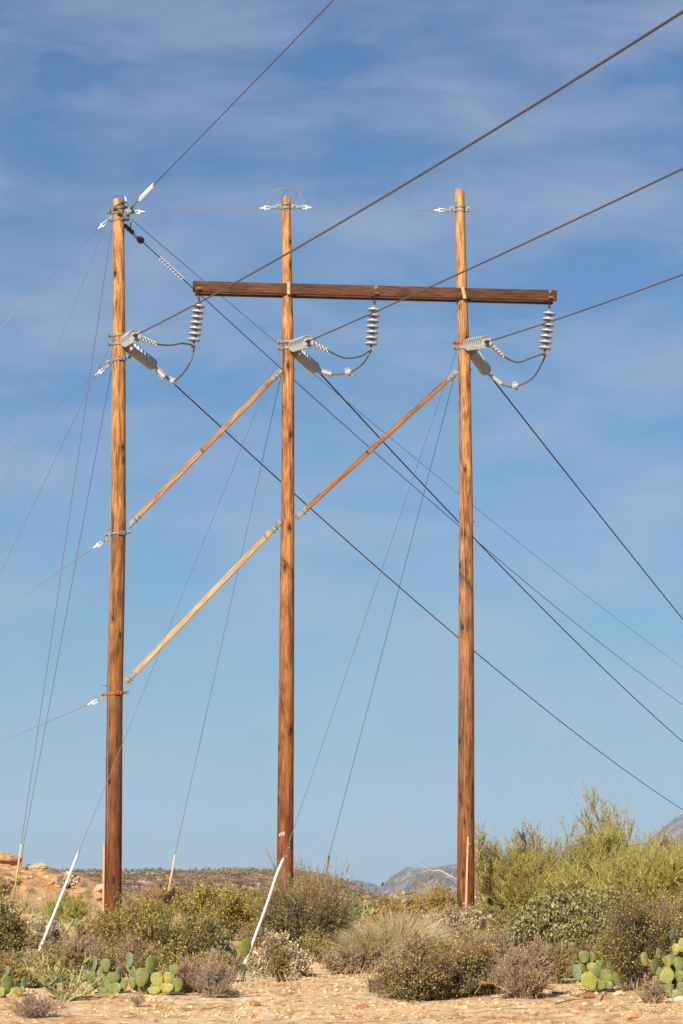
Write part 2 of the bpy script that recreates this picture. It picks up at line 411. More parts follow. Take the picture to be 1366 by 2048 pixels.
def band(k, row, h=0.05, mat=GALV, ears=(), tilt=0.0, thick=0.02, double=False):
    """clamp band round pole k; ears are directions (radians, 0 = +X) of the bolted flanges"""
    c, r = pole_at(k, row); mb = MB(); R = r + thick
    for dz in ((-0.045, 0.045) if double else (0,)):
        hh = h / 2; n = 24; V = []
        for rr, z in ((r - .004, -hh), (R, -hh), (R, hh), (r - .004, hh)):
            for s in range(n):
                th = 2 * math.pi * s / n
                V.append((c.x + rr * math.cos(th), c.y + rr * math.sin(th), c.z + z + dz + tilt * math.cos(th) * rr))
        mb.add(V, [(a * n + s, a * n + (s + 1) % n, ((a + 1) % 4) * n + (s + 1) % n, ((a + 1) % 4) * n + s) for a in range(4) for s in range(n)])
    for e in ears:
        d = Vector((math.cos(e), math.sin(e), 0)); q = Vector((-d.y, d.x, 0)); o = c + d * (R + 0.045) + Vector((0, 0, tilt * math.cos(e) * R))
        hz = h * (1.2 if double else .62)
        mb.box(o + q * 0.022, d * 0.06, q * 0.009, Vector((0, 0, hz))); mb.box(o - q * 0.022, d * 0.06, q * 0.009, Vector((0, 0, hz)))
        mb.tube([o - q * 0.075 + d * .012, o + q * 0.075 + d * .012], 0.011, 6)
        mb.tube([o - q * 0.05 + d * .012, o - q * 0.034 + d * .012], 0.022, 6); mb.tube([o + q * 0.034 + d * .012, o + q * 0.05 + d * .012], 0.022, 6)
    return mb.build('clamp_band', mat, ROOT[k])
PI = math.pi
for rw, tl in ((418, .25), (428, -.2), (440, .1)):
    band(1, rw, 0.045, GALV, ears=(0.15, PI + .3, -PI / 2 + (rw - 425) * .05), tilt=tl)
band(1, 411, 0.03, GALVD, ears=(-.9,), tilt=.5)
band(2, 413, 0.045, GALV, ears=(0.0, PI), double=True)
band(3, 418, 0.045, GALV, ears=(0.0, PI), double=True)
for k, rw in ((1, 671), (1, 688), (2, 684), (2, 697), (3, 685), (3, 696)):
    band(k, rw, 0.06, GALV if k != 3 or rw > 690 else RUST, ears=(PI + .2, -0.35), tilt=0.05)
band(1, 719, 0.05, GALV, ears=(-0.2, PI - .1), tilt=.30)
band(1, 1067, 0.05, GALV, ears=(-0.2, PI - .1), tilt=.12)
b4 = band(1, 1387, 0.05, RUST, ears=(-0.2, PI - .1), tilt=.12); b4['label'] = 'rusty clamp band'
# front plates of the side-guy bands
for rw, m in ((718, GALV), (1067, GALV), (1386, RUST)):
    c, r = pole_at(1, rw); mb = MB()
    for a in (-0.75, -1.15):
        d = Vector((math.cos(a), math.sin(a), 0)); q = Vector((-d.y, d.x, 0))
        mb.box(c + d * (r + .03), d * .006, q * .075, (0, 0, .045)); mb.tube([c + d * (r + .03), c + d * (r + .06)], .018, 6)
    mb.build('band_plate', m, ROOT[1])
# bolts sticking out of the poles, numbers, laths, ground wire
def bolt(k, row, side, L=0.10, front=False):
    c, r = pole_at(k, row); d = Vector((side, 0, 0)) if not front else Vector((0, -1, 0))
    mb = MB(); a = c + d * (r - .01); mb.tube([a, a + d * L], .011, 6); mb.tube([a + d * .02, a + d * .045], .024, 6)
    mb.build('bolt', GALVD, ROOT[k])
for a in ((1, 710, -1, .05), (1, 1058, -1, .07), (1, 1371, -1, .13), (2, 736, 1, .10), (3, 739, 1, .06), (3, 1043, 1, .05)): bolt(*a)
DIG = {'1': [((.5, 0), (.5, 1))], '7': [((0, 1), (1, 1)), ((1, 1), (.45, 0))],
       '2': [((.05, .78), (.3, 1)), ((.3, 1), (.75, 1)), ((.75, 1), (.92, .72)), ((.92, .72), (.05, .06)), ((.0, .06), (1, .06))]}
for ch, px, py, s in (('1', 559.6, 1670, .9), ('7', 562.6, 1669.5, 1.0), ('2', 567.4, 1667.5, 1.1)):
    c, r = pole_at(2, py); pt = P(px, py, c.y); dx = pt.x - c.x; yy = c.y - math.sqrt(max(1e-4, (r * 1.02) ** 2 - dx * dx)) - 0.008
    mb = MB(); w, h = .036 * s, .062 * s
    for (a, b) in DIG[ch]:
        A = Vector((pt.x + (a[0] - .5) * w, yy, pt.z + (a[1] - .5) * h)); B = Vector((pt.x + (b[0] - .5) * w, yy, pt.z + (b[1] - .5) * h))
        mb.bar(A, B, .008, .014 * s, up=(B - A).cross(Vector((0, 1, 0))))
    mb.build('numeral', WHITE, ROOT[2])
for k, px, py in ((2, 572.6, 1712), (2, 578, 1695.5), (3, 939.5, 1688)):
    c, r = pole_at(k, py); pt = P(px, py, c.y - r); mb = MB(); yy = c.y - math.sqrt(max(1e-4, (r * 1.02) ** 2 - (pt.x - c.x) ** 2))
    mb.tube([(pt.x, yy + .005, pt.z), (pt.x, yy - .012, pt.z)], .012, 8); mb.build('tag', WHITE if py == 1712 else ALU, ROOT[k])
def on_pole(k, px, py, off):
    c, r = pole_at(k, min(py, POLES[k]['rows'][-1])); pt = P(px, py, c.y); dx = max(-r * .98, min(r * .98, pt.x - c.x))
    return Vector((c.x + dx, c.y - math.sqrt((r * 1.01) ** 2 - dx * dx) - off, pt.z))
gw = [(917, 608), (919, 660), (921, 700), (924, 800), (926, 1000), (928.5, 1150), (929.5, 1250), (931, 1320), (932, 1400), (930, 1450), (928.5, 1500), (928.3, 1560), (931, 1620), (934.5, 1672)]
MB().tube([on_pole(3, x + 0.8 * math.sin(y * .03), y, .012) for x, y in gw], .0085, 6).build('ground_wire', GUYM, ROOT[3])
l0 = on_pole(3, 935, 1674, .02); l1 = on_pole(3, 930.5, 1838, .02)
MB().bar(l0, l1, .045, .03, up=(0, 1, 0)).build('lath', LATH, ROOT[3], bevel=.004)
c, r = pole_at(1, 1690); c2, r2 = pole_at(1, 1840)
MB().bar(c + Vector((-r - .02, -.04, 0)), c2 + Vector((-r2 - .02, -.04, -.1)), .045, .03, up=(0, 1, 0)).build('lath', LATH, ROOT[1], bevel=.004)
MB().tube([on_pole(1, 215.5 + x, y, .01) for x, y in ((8.5, 760), (6.2, 1000), (2.5, 1400), (0.5, 1560), (0, 1690))], .007, 6).build('ground_wire', GUYM, ROOT[1])

# ---------------------------------------------------------------- crossarm and braces
def make_arm():
    YL, YR = 63.05, 64.0
    a = P(386, 572, YL); b = P(1114, 590.5, YR)
    root = thing('crossarm', (a + b) / 2, 'long dark brown double wooden crossarm bolted across two poles', 'crossarm')
    t = (b - a).normalized(); back = Vector((-t.y, t.x, 0)).normalized(); up = Vector((0, 0, 1)); up = (up - t * up.dot(t)).normalized()
    L = (b - a).length
    MB().box((a + b) / 2 + back * .05, t * L / 2, back * .05, up * .118).build('front_beam', ARM, root, bevel=.006)
    a2, b2 = a + t * .07, b - t * .02
    MB().box((a2 + b2) / 2 + back * .42 - up * .004, (b2 - a2) / 2, back * .05, up * .118).build('rear_beam', ARM, root, bevel=.006)
    def at(px): # point on the front face at a pixel column
        s = (px - 386) / (1114 - 386) * L; return a + t * s
    for px, tilt, w in ((575, 0, .035), (925, .22, .035)):      # pale plates across the poles
        c = at(px) - back * .012; u = (up + t * -tilt).normalized(); s = u.cross(back)
        mb = MB(); mb.box(c, u * .135, s * w, back * .011); mb.tube([c - back * .03, c], .02, 6)
        mb.build('plate', LATH, root)
    for px, d in ((397, -.06), (750, .07), (750, -.065), (1100, .07), (1100, -.065)):
        c = at(px) - back * .006 + up * d; mb = MB(); mb.box(c, up * .032, t * .03, back * .005); mb.tube([c - back * .035, c], .014, 6)
        mb.tube([c + back * .1, c + back * .52], .011, 6)
        mb.build('washer_bolt', GALV, root)
    return at, back, up, t
ARM_AT, BACK, UP, ARM_T = make_arm()

def brace(pa, pb, Ya, Yb, wpx, mat, label, plates, depth=.10):
    a = P(*pa, Ya); b = P(*pb, Yb); t = (b - a).normalized(); n = Vector((0, 1, 0)); n = (n - t * n.dot(t)).normalized(); s = t.cross(n)
    root = thing('diagonal_brace', (a + b) / 2, label, 'diagonal brace', 'diagonal wooden braces between the poles')
    w = wpx / 2 * PIX(Ya)
    mb = MB(); N = 14
    for i in range(N):   # one board, very slightly bowed
        pass
    mb.box((a + b) / 2, (b - a) / 2, s * w, n * depth / 2)
    mb.build('board', mat, root, bevel=.005)
    for (end, L, outw) in plates:
        e = a if end == 0 else b; d = t if end == 0 else -t
        mb = MB()
        for sgn in (-1, 1):
            mb.box(e + d * (L / 2 - outw) + n * sgn * (depth / 2 + .008) + Vector((0, 0, 0)), d * L / 2, s * w * .92, n * .007)
        for q in (.3, .75):
            o = e + d * (L * q * .7) - n * (depth / 2 + .014); mb.tube([o, o - n * .03], .016, 6)
            o = e + d * (L * q * .7); mb.tube([o - s * (w + .05), o + s * (w + .02)], .012, 6)
        mb.build('end_plate', GALV, root)
    return root
brace((266, 1043), (559, 744), 63.0, 63.42, 9.5, BRACE_M, 'upper left diagonal brace, between the left and middle poles', ((0, .30, .14), (1, .30, .05)))
brace((252, 1364), (554, 1050), 63.0, 63.42, 10, BRACE_L, 'pale lower diagonal brace, from the left pole up to the middle pole', ((0, .22, -.08), (1, .30, .10)))
brace((602, 1027), (910, 746), 63.5, 63.9, 9.5, BRACE_D, 'brown diagonal brace between the middle and right poles', ((0, .30, .14), (1, .30, .05)))

# ---------------------------------------------------------------- insulators
def disc_mesh(seg=22):
    mb = MB()
    shed = [(.012, .045), (.010, .08), (.006, .115), (.002, .132), (-.006, .138), (-.032, .139), (-.038, .135), (-.032, .127), (-.004, .120), (-.002, .106), (-.022, .102), (-.022, .097), (-.002, .088), (-.002, .078), (-.020, .072), (-.020, .067), (-.006, .05), (-.03, .02)]
    mb.lathe((0, 0, 0), (0, 0, 1), shed[::-1], seg, 0)
    cap = [(.0, .052), (.03, .052), (.06, .046), (.078, .034), (.085, .012)]
    mb.lathe((0, 0, .004), (0, 0, 1), cap, 14, 1)
    mb.tube([(0, 0, -.06), (0, 0, -.01)], .013, 6, 1)
    v = np.concatenate(mb.v); me = bpy.data.meshes.new('disc'); me.from_pydata(v.tolist(), [], mb.f); me.update()
    me.materials.append(PORC); me.materials.append(CEM); me.polygons.foreach_set('material_index', mb.m)
    me.polygons.foreach_set('use_smooth', [True] * len(me.polygons)); return me
DISC = disc_mesh()
def string(name, a, b, n, label, group, cat='insulator'):
    """string of n discs from a (hung or fixed end) to b; discs' caps point at a"""
    a = Vector(a); b = Vector(b); root = thing(name, a, label, cat, group)
    ax = (a - b).normalized(); q = ax.to_track_quat('Z', 'Y')
    for i in range(n):
        o = bpy.data.objects.new('disc', DISC); link(o); o.parent = root
        o.location = (b - a) * (i / (n - 1.0)); o.rotation_mode = 'QUATERNION'; o.rotation_quaternion = q
    return root, ax
SUS = []   # lower clamps of the suspension strings
for i, (p0, p1, pxa) in enumerate((((397.5, 611), (388.2, 678), 398), ((748, 618), (742.5, 686), 749.5), ((1098.7, 626), (1090.3, 694.5), 1100))):
    top = ARM_AT(pxa) + BACK * .25 - UP * .11
    Y = top.y
    a = P(*p0, Y); b = P(*p1, Y - .02)
    lab = ('grey disc insulator string hanging from the left end of the crossarm', 'grey disc insulator string hanging from the middle of the crossarm, between two poles',
           'grey disc insulator string hanging from the right end of the crossarm')[i]
    root, ax = string('suspension_insulator', a, b, 7, lab, 'insulator strings hanging from the crossarm')
    mb = MB(); mb.lathe(a + ax * .002, ax, [(0, .056), (.04, .052), (.075, .036), (.10, .016)], 12); mb.build('top_cap', RUST, root)
    h = a + ax * .10; mb = MB(); mb.tube([h, (h * .5 + top * .5) + Vector((.025, 0, 0)), top - UP * .0 + Vector((.0, 0, .01))], .011, 6)
    mb.tube([h, (h * .5 + top * .5) - Vector((.025, 0, 0)), top + Vector((.0, 0, .01))], .011, 6)
    mb.box(top + UP * .045, ARM_T * .05, BACK * .34, UP * .012); mb.build('hook', RUST, root)
    e = b - ax * .06; mb = MB(); mb.bar(e, e - ax * .09, .035, .05); mb.tube([e - ax * .10 - Vector((.05, 0, .0)), e - ax * .10 + Vector((.05, 0, 0))], .035, 8)
    mb.tube([e - ax * .07 - Vector((0, .06, 0)), e - ax * .07 + Vector((0, .06, 0))], .016, 6)
    mb.build('lower_clamp', GALVD if i != 1 else GALV, root); SUS.append(e - ax * .10)
NEAR = [((252, 682), (269, 672)), ((588, 691.5), (614, 683.5)), ((938, 689), (971, 684))]
AWAY = [((256, 692), (302.5, 727)), ((591, 703), (627, 734)), ((944, 703), (970, 738.5))]
PN = ('left', 'middle', 'right')
NEND, AEND = [], []
for i in range(3):
    c, r = pole_at(i + 1, 690)
    a = P(*NEAR[i][0], c.y - .18); b = P(*NEAR[i][1], c.y - 1.78)
    root, ax = string('dead_end_insulator', a, b, 9, 'pale disc insulator stack pointing towards the viewer from the %s pole' % PN[i], 'dead-end insulator strings beside the poles')
    mb = MB(); mb.bar(a + ax * .05, c + Vector((r + .02, 0, 0)), .03, .05); mb.build('shackle', GALV, root)
    e = b - ax * .05; mb = MB(); mb.bar(e, e - ax * .22, .05, .07); mb.tube([e - ax * .06 - Vector((.06, 0, 0)), e - ax * .06 + Vector((.06, 0, 0))], .016, 6); mb.build('end_clevis', DARK, root)
    NEND.append((e - ax * .2, -ax))
    a = P(*AWAY[i][0], c.y + .22); b = P(*AWAY[i][1], c.y + 1.72)
    root, ax = string('dead_end_insulator', a, b, 9, 'shaded dark disc insulator stack slanting down and away behind the %s pole' % PN[i], 'dead-end insulator strings beside the poles')
    mb = MB(); mb.bar(a + ax * .05, c + Vector((r + .02, .05, 0)), .03, .05); mb.build('shackle', GALV, root)
    e = b - ax * .04; mb = MB(); mb.bar(e, e - ax * .17, .012, .04); mb.bar(e - ax * .15, e - ax * .28, .05, .07); mb.build('end_clevis', DARK, root)
    AEND.append((e - ax * .24, -ax))

# ---------------------------------------------------------------- wires
def fit_wire(start, d, obs, tend, sgn):
    """parabola leaving start in horizontal direction d (per metre of depth), fitted to seen points"""
    S = Vector(start); T, Z = [], []
    for (px, py) in obs:
        u = (px - 683) / F
        # X = S.x + d*t ; Y = S.y + sgn*t ; X/Y must equal u/(cp - v sp)
        v = (1024 - py) / F; kx = u / (cp - v * sp); kz = (sp + v * cp) / (cp - v * sp)
        t = (kx * S.y - S.x) / (d - kx * sgn)
        Y = S.y + sgn * t; T.append(t); Z.append(CAMZ + kz * Y - S.z)
    T = np.array(T); Z = np.array(Z)
    A = np.stack([T, T * T], 1); sol = np.linalg.lstsq(A, Z, rcond=None)[0]
    a, b = sol; print('wire fit a %.3f b %.5f tmax %.1f err %.3f' % (a, b, T.max(), np.abs(A @ sol - Z).max()))
    b = max(b, 1e-4)
    ts = np.concatenate([np.linspace(0, tend, 60)])
    return [Vector((S.x + d * t, S.y + sgn * t, S.z + a * t + b * t * t)) for t in ts]
def wire_thing(name, pts, r, mat, label, cat, group, sides=8):
    root = thing(name, pts[0], label, cat, group)
    MB().tube(pts, r, sides).build('cable', mat, root, smooth=True); return root
DN, DA = .229, .254
near_obs = [[(280, 668), (467, 567), (683, 444), (1023, 240), (1366, 22)], [(640, 676), (683, 655), (1023, 497.5), (1366, 338)], [(985.5, 679), (1110.5, 640), (1366, 549)]]
away_obs = [[(345, 765), (440, 853.5), (560, 962), (683, 1072.5), (916.5, 1275), (948, 1302.5), (1068, 1400), (1366, 1620)],
            [(637, 747), (683, 795), (918, 1045), (948, 1076), (1273, 1400), (1366, 1484)],
            [(985.5, 760), (1108, 915), (1208, 1045), (1366, 1250)]]
for i in range(3):
    pts = fit_wire(NEND[i][0], DN, near_obs[i], 100, -1)
    wire_thing('power_line', pts, .0165, WIRE, 'thick conductor rising to the upper right from the %s pole, nearest the viewer' % PN[i], 'power line', 'thick conductors towards the viewer')
    pts = fit_wire(AEND[i][0], DA, away_obs[i], 150, 1)
    wire_thing('power_line', pts, .0175, DARK if i else WIRED, 'dark conductor running down to the right and away from the %s pole' % PN[i], 'power line', 'dark conductors running away')

def helix(mb, pts, r, R, turns, sides=5):
    P0 = [Vector(p) for p in pts]; n = int(turns * 10); out = []
    for i in range(n + 1):
        f = i / n * (len(P0) - 1); k = min(int(f), len(P0) - 2); p = P0[k].lerp(P0[k + 1], f - k)
        t = (P0[k + 1] - P0[k]).normalized(); a = t.orthogonal().normalized(); b = t.cross(a); th = 2 * PI * turns * i / n
        out.append(p + (a * math.cos(th) + b * math.sin(th)) * R)
    mb.tube(out, r, sides); return mb
def sub_px(pts, x0, x1):
    """points of a wire between two columns"""
    o = []
    for k in range(len(pts) - 1):
        for f in np.linspace(0, 1, 12, endpoint=False):
            p = pts[k].lerp(pts[k + 1], f); q = p - Vector((0, 0, CAMZ)); px = 683 + F * q.x / (q.y * cp + q.z * sp)
            if x0 <= px <= x1: o.append(p)
    return o
# shield wires of the left pole
ct, rt = pole_at(1, 428)
s0 = P(262, 416, ct.y - .12)
pts = fit_wire(s0, DN, [(308.5, 368), (488, 187), (671, 0)], 95, -1)
root = wire_thing('shield_wire', pts, .0085, WIRED, 'dark wire with a white spiral, rising from the left pole top to the upper edge', 'overhead wire', 'wires from the left pole top')
helix(MB(), sub_px(pts, 278, 308.5), .0125, .032, 11).build('spiral_damper', WHITE, root)
mb = MB(); mb.tube([P(247, 432, ct.y - .12), s0, pts[1].lerp(pts[0], .7)], [.03, .045, .02], 8); mb.box(P(258, 421, ct.y - .14), (.07, 0, .05), (0, .03, 0), (-.035, 0, .05)); mb.build('dead_end_clamp', GALV, root, bevel=.01)
s1 = P(252, 453, ct.y + .15)
obs = [(283, 484), (317, 514), (367, 563), (410, 602.5), (520, 700), (557, 734), (590, 762), (683, 846), (916.5, 1048.5), (948, 1076), (1352, 1400)]
pts = fit_wire(s1, DA, obs, 140, 1)
root = wire_thing('shield_wire', pts, .0115, DARK, 'dark wire with a pale spiral, running down right from the left pole top', 'overhead wire', 'wires from the left pole top')
helix(MB(), sub_px(pts, 316, 368), .012, .034, 9).build('spiral_damper', WHITE, root)
mb = MB()
for px in (253, 261, 269, 283):
    q = sub_px(pts, px - 7, px + 7)
    if q: mb.lathe(q[0], q[-1] - q[0], [(-.09, .02), (-.05, .05 if px < 280 else .075), (.05, .05 if px < 280 else .085), (.10, .02)], 10)
mb.tube([P(240, 442, ct.y + .15), s1], .03, 6); mb.tube([P(262, 444, ct.y), P(261, 460, ct.y + .2), P(267, 472, ct.y + .5), P(283, 484, ct.y + .9)], .011, 6)
mb.build('dead_end_clamp', DARK, root)
s2 = P(262, 438, ct.y + .05)
pts = fit_wire(s2, DA, [(265, 440), (405, 559), (445, 593), (560, 692), (683, 795), (918, 987.5), (948, 1013), (1366, 1335)], 140, 1)
wire_thing('overhead_wire', pts, .0065, DARK, 'thinnest dark wire running down right from the left pole top, passing behind the crossarm', 'overhead wire', 'wires from the left pole top')
# jumper loops
def bez(P0, n=10):
    """smooth curve through points (Catmull-Rom)"""
    Q = [Vector(p) for p in P0]; Q = [Q[0] * 2 - Q[1]] + Q + [Q[-1] * 2 - Q[-2]]; out = []
    for i in range(1, len(Q) - 2):
        for k in range(n):
            t = k / n; out.append(.5 * ((2 * Q[i]) + (Q[i + 1] - Q[i - 1]) * t + (2 * Q[i - 1] - 5 * Q[i] + 4 * Q[i + 1] - Q[i + 2]) * t * t + (3 * Q[i] - Q[i - 1] - 3 * Q[i + 1] + Q[i + 2]) * t ** 3))
    return out + [Q[-2]]
def lumpy(mb, a, b, n, r, bolts=True):
    a = Vector(a); b = Vector(b); t = (b - a).normalized(); u = t.orthogonal().normalized(); w = t.cross(u)
    mb.tube([a, b], r * .8, 8)
    for i in range(n):
        c = a.lerp(b, (i + .5) / n); L = (b - a).length / n * .33
        mb.lathe(c, t, [(-L, r * .8), (-L * .6, r * 1.35), (L * .6, r * 1.35), (L, r * .8)], 8)
        if bolts: mb.tube([c - w * r * 2.3, c + w * r * 2.3], r * .42, 5)
JN = [[(280, 674, -1.75), (296, 682, -1.45), (312, 688, -1.1), (340, 690.5, -.7), (365, 687, -.3)],
      [(621, 684, -1.75), (640, 693, -1.4), (655, 701, -1.1), (690, 716, -.7), (722, 712, -.3)],
      [(980, 688, -1.75), (992, 698, -1.4), (1006, 712, -1.1), (1035, 724.5, -.7), (1062, 716, -.3)]]
JA = [[(380, 725, .3), (365, 748, .7), (345, 763, 1.15), (330, 756, 1.45), (313, 738, 1.7)],
      [(736, 712, .25), (722, 731, .6), (697, 745, 1.0), (665, 749, 1.45), (638, 741, 1.75)],
      [(1083, 728, .3), (1064, 757, .7), (1030, 773, 1.1), (1005, 769, 1.45), (982, 752, 1.75)]]
for i in range(3):
    Y0 = POLES[i + 1]['Y']; S = SUS[i]
    seq = [P(x, y, Y0 + d) for x, y, d in JN[i]] + [S] + [P(x, y, Y0 + d) for x, y, d in JA[i]]
    if i == 0: seq.insert(6, S + Vector((-.01, .12, -.16)))
    root = thing('jumper_cable', S, 'slack jumper cable looped under the hanging insulator beside the %s pole' % ('left', 'middle', 'right')[i], 'jumper cable', 'jumper cables looping under the crossarm')
    MB().tube(bez(seq), .0185, 8).build('cable', WIRE, root, smooth=True)
    mb = MB(); lumpy(mb, seq[0], seq[2], 5, .036); mb.build('tap_clamp', ALU, root)
    mb = MB(); lumpy(mb, seq[-1], seq[-1].lerp(seq[-2], .95), 5, .036); mb.build('tap_clamp', ALU, root)
    m = seq[-3]; q = seq[-4].lerp(m, .82); mb = MB(); lumpy(mb, m.lerp(seq[-2], .12), q, 3, .046); mb.build('parallel_clamp', ALU, root)
# static wires between the pole tops
def turnbuckle(mbs, a, b):
    """socket fitting: flat strap, then open U, then a white cone onto the wire; a = pole side"""
    a = Vector(a); b = Vector(b); t = (b - a).normalized(); L = (b - a).length; s = t.cross(Vector((0, 1, 0))).normalized()
    mbs[0].bar(a, a + t * L * .45, .05, .055, up=s)
    for q in (-1, 1): mbs[1].tube([a + t * L * .45 + s * q * .028, a + t * L * .72 + s * q * .03], .009, 5)
    mbs[1].tube([a + t * L * .70 - s * .05, a + t * L * .70 + s * .05], .018, 6)
    mbs[1].tube([a + t * L * .70, b], [.032, .009], 8)
def fitting(a, b, root, m0=GALV, m1=WHITE):
    x = [MB(), MB()]; turnbuckle(x, a, b); x[0].build('strap', m0, root); x[1].build('wire_socket', m1, root)
for (x0, y0, k0, x1, y1, k1, e0, e1, lab) in ((251, 425, 1, 556, 413.5, 2, (290, 423), (519, 416.5), 'thin static wire between the tops of the left and middle poles'),
                                         (587, 413.5, 2, 905, 419, 3, (624, 415.3), (868, 420.5), 'thin static wire between the tops of the middle and right poles')):
    Ya, Yb = POLES[k0]['Y'], POLES[k1]['Y']
    A, B, E0, E1 = P(x0, y0, Ya), P(x1, y1, Yb), P(*e0, Ya), P(*e1, Yb)
    mid = (E0 + E1) / 2 + Vector((0, 0, -.010))
    root = thing('static_wire', A, lab, 'overhead wire', 'static wires between pole tops')
    MB().tube(bez([E0, mid, E1]), 0.0068, 6).build('cable', GUYM, root); fitting(A, E0, root); fitting(B, E1, root)
# wire loops over the pole tops
def loop(k, pxs, r=.005, mat=GUYM, name='bonding_wire'):
    Y = POLES[k]['Y']; MB().tube(bez([P(x, y, Y + d) for x, y, d in pxs]), r, 6).build(name, mat, ROOT[k])
loop(2, [(534, 413, 0), (540, 392, 0), (550, 380, 0), (566, 377, 0), (580, 377, 0), (594, 382, 0), (602, 392, 0), (607, 413, 0)])
loop(2, [(564.5, 406, -.1), (565, 392, -.1), (570, 382, -.05), (577, 377.5, 0), (586, 379, 0), (592, 386, .0), (591, 397, .0), (585, 410, .02)], .0045, WIRED)
loop(3, [(885, 418, 0), (893, 405, 0), (901, 400.5, -.06), (910, 401, -.12), (913, 412, -.13)], .0045)
loop(1, [(226, 397, 0), (236, 391, 0), (246, 394, 0), (252, 402, -.02), (256, 411, -.03), (262, 420, -.03)], .0055, WIRED)
MB().tube([P(250, 394, 63), P(252.5, 402, 62.98)], .014, 6).build('connector', ALU, ROOT[1])
for x, y in ((566, 376.5), (580, 377)): MB().tube([P(x - 1, y, 63.45), P(x + 1, y, 63.45)], .016, 6).build('connector', RUST, ROOT[2])

# ---------------------------------------------------------------- guy wires
def guy(name_label, pts, r, mat, group, fit_at=None, guard=None, gmat=WHITE, gr=.026):
    root = thing('guy_wire', pts[-1], name_label, 'guy wire', group)
    MB().tube(pts, r, 6).build('cable', mat, root, smooth=True)
    if fit_at: fitting(fit_at[0], fit_at[1], root)
    if guard: MB().tube(bez(guard, 6), gr, 10).build('guard_tube', gmat, root, smooth=True)
    return root
def straight(p0, Y0, p1, Y1, n=2):
    a = P(*p0, Y0); b = P(*p1, Y1); return [a.lerp(b, i / (n - 1)) for i in range(n)]
SG = [((223, 434), (196, 458), (-1120, 1800), 'upper'), ((222, 728), (190, 750.5), (-1070, 1810), ''), ((219, 1075), (186, 1096.5), (-830, 1815), ''), ((212, 1394), (175, 1409.5), (-790, 1822), '')]
lab = ['topmost side guy wire slanting down left from the top of the left pole', 'second side guy wire slanting down left from the left pole, below the insulators',
       'third side guy wire slanting down left, clamped below the upper brace of the left pole', 'lowest side guy wire slanting down left from the rusty band on the left pole']
ends = [(0, 655), (0, 910), (0, 1225), (0, 1485)]
for (a, f, _, _), e, l in zip(SG, ends, lab):
    Fp = P(*f, 62.95); E = P(*e, 62.6); d = (E - Fp)
    n = 1.0
    while (Fp + d * n).z > gz((Fp + d * n).x, (Fp + d * n).y) and n < 40: n += .05
    guy(l, [Fp, E, Fp + d * n], .0064, GUYM, 'guy wires slanting left from the left pole', fit_at=(P(*a, 62.95), Fp))
def to_ground(a, b):
    d = b - a; n = 1.0
    while (a + d * n).z > gz((a + d * n).x, (a + d * n).y) and n < 6: n += .01
    return a + d * n
# front guys (towards the viewer, to the left)
a = P(214, 443, 62.9); b = P(0, 977, 57.6); guy('steep front guy wire from the left pole top, leaving the photo at the left edge', [a, P(112, 700, 60.4), to_ground(a, b)], .0064, GUYM, 'front guy wires')
a = P(221, 690, 62.9); b = P(0, 1147, 58.6); guy('steep front guy wire from the insulator clamp of the left pole', [a, to_ground(a, b)], .0064, GUYM, 'front guy wires')
g1 = G(78, 1906)
a = P(566, 688, 63.3)
q = P(159.5, 1700, 55.4)
guy('guy wire in a straight white tube, rising to the middle pole', [a, q, g1 - Vector((0, 0, .1))], .0064, GUYM, 'front guy wires', guard=[P(157.5, 1703, 55.36), g1 + (P(157.5, 1703, 55.36) - g1) * .5, g1 + Vector((0, 0, .02))])
g2 = GY(484, 47.6)
a = P(913, 700, 63.75); q = P(567, 1717, 52.5)
guard = [q, P(553, 1750, 51.9), P(535, 1805, 50.8), P(515, 1860, 49.4), P(499, 1903, 48.3), g2]
guy('guy wire in a bent white tube in front of the middle pole', [a, q] + bez(guard, 4)[1:-1] + [g2], .0064, GUYM, 'front guy wires', guard=guard)
# back guys
def back_guy(l, p0, Y0, p1, p2, Y1, guard=True, gy=0):
    g = Vector((P(*p2, Y1).x, Y1, P(*p2, Y1).z)); a = P(*p0, Y0); q = P(*p1, Y1 - 1.2)
    gr = [q, g] if guard else None
    root = thing('guy_wire', g, l, 'guy wire', 'back guy wires')
    MB().tube([a, q, g - Vector((0, 0, .2))], .0064, 6).build('cable', GALVD, root)
    if guard: MB().tube([q, g - Vector((0, 0, .15))], .026, 8).build('guard_tube', GUARDY, root, smooth=True)
back_guy('yellowish guarded guy wire at the far left, from the left pole top', (222.5, 462, ), 63.1, (42.5, 1688), (22, 1826), 72.5)
back_guy('bare guy wire beside the yellowish tube at the far left', (222.5, 742), 63.1, (47.5, 1687), (31, 1815), 74, guard=False)
back_guy('guy wire in a yellowish tube between the left and middle poles', (562, 752), 63.6, (350.5, 1708), (323, 1850), 70)
back_guy('guy wire in a yellowish tube, rising behind to the right pole', (909, 752), 64.0, (658, 1712), (640, 1822), 72)

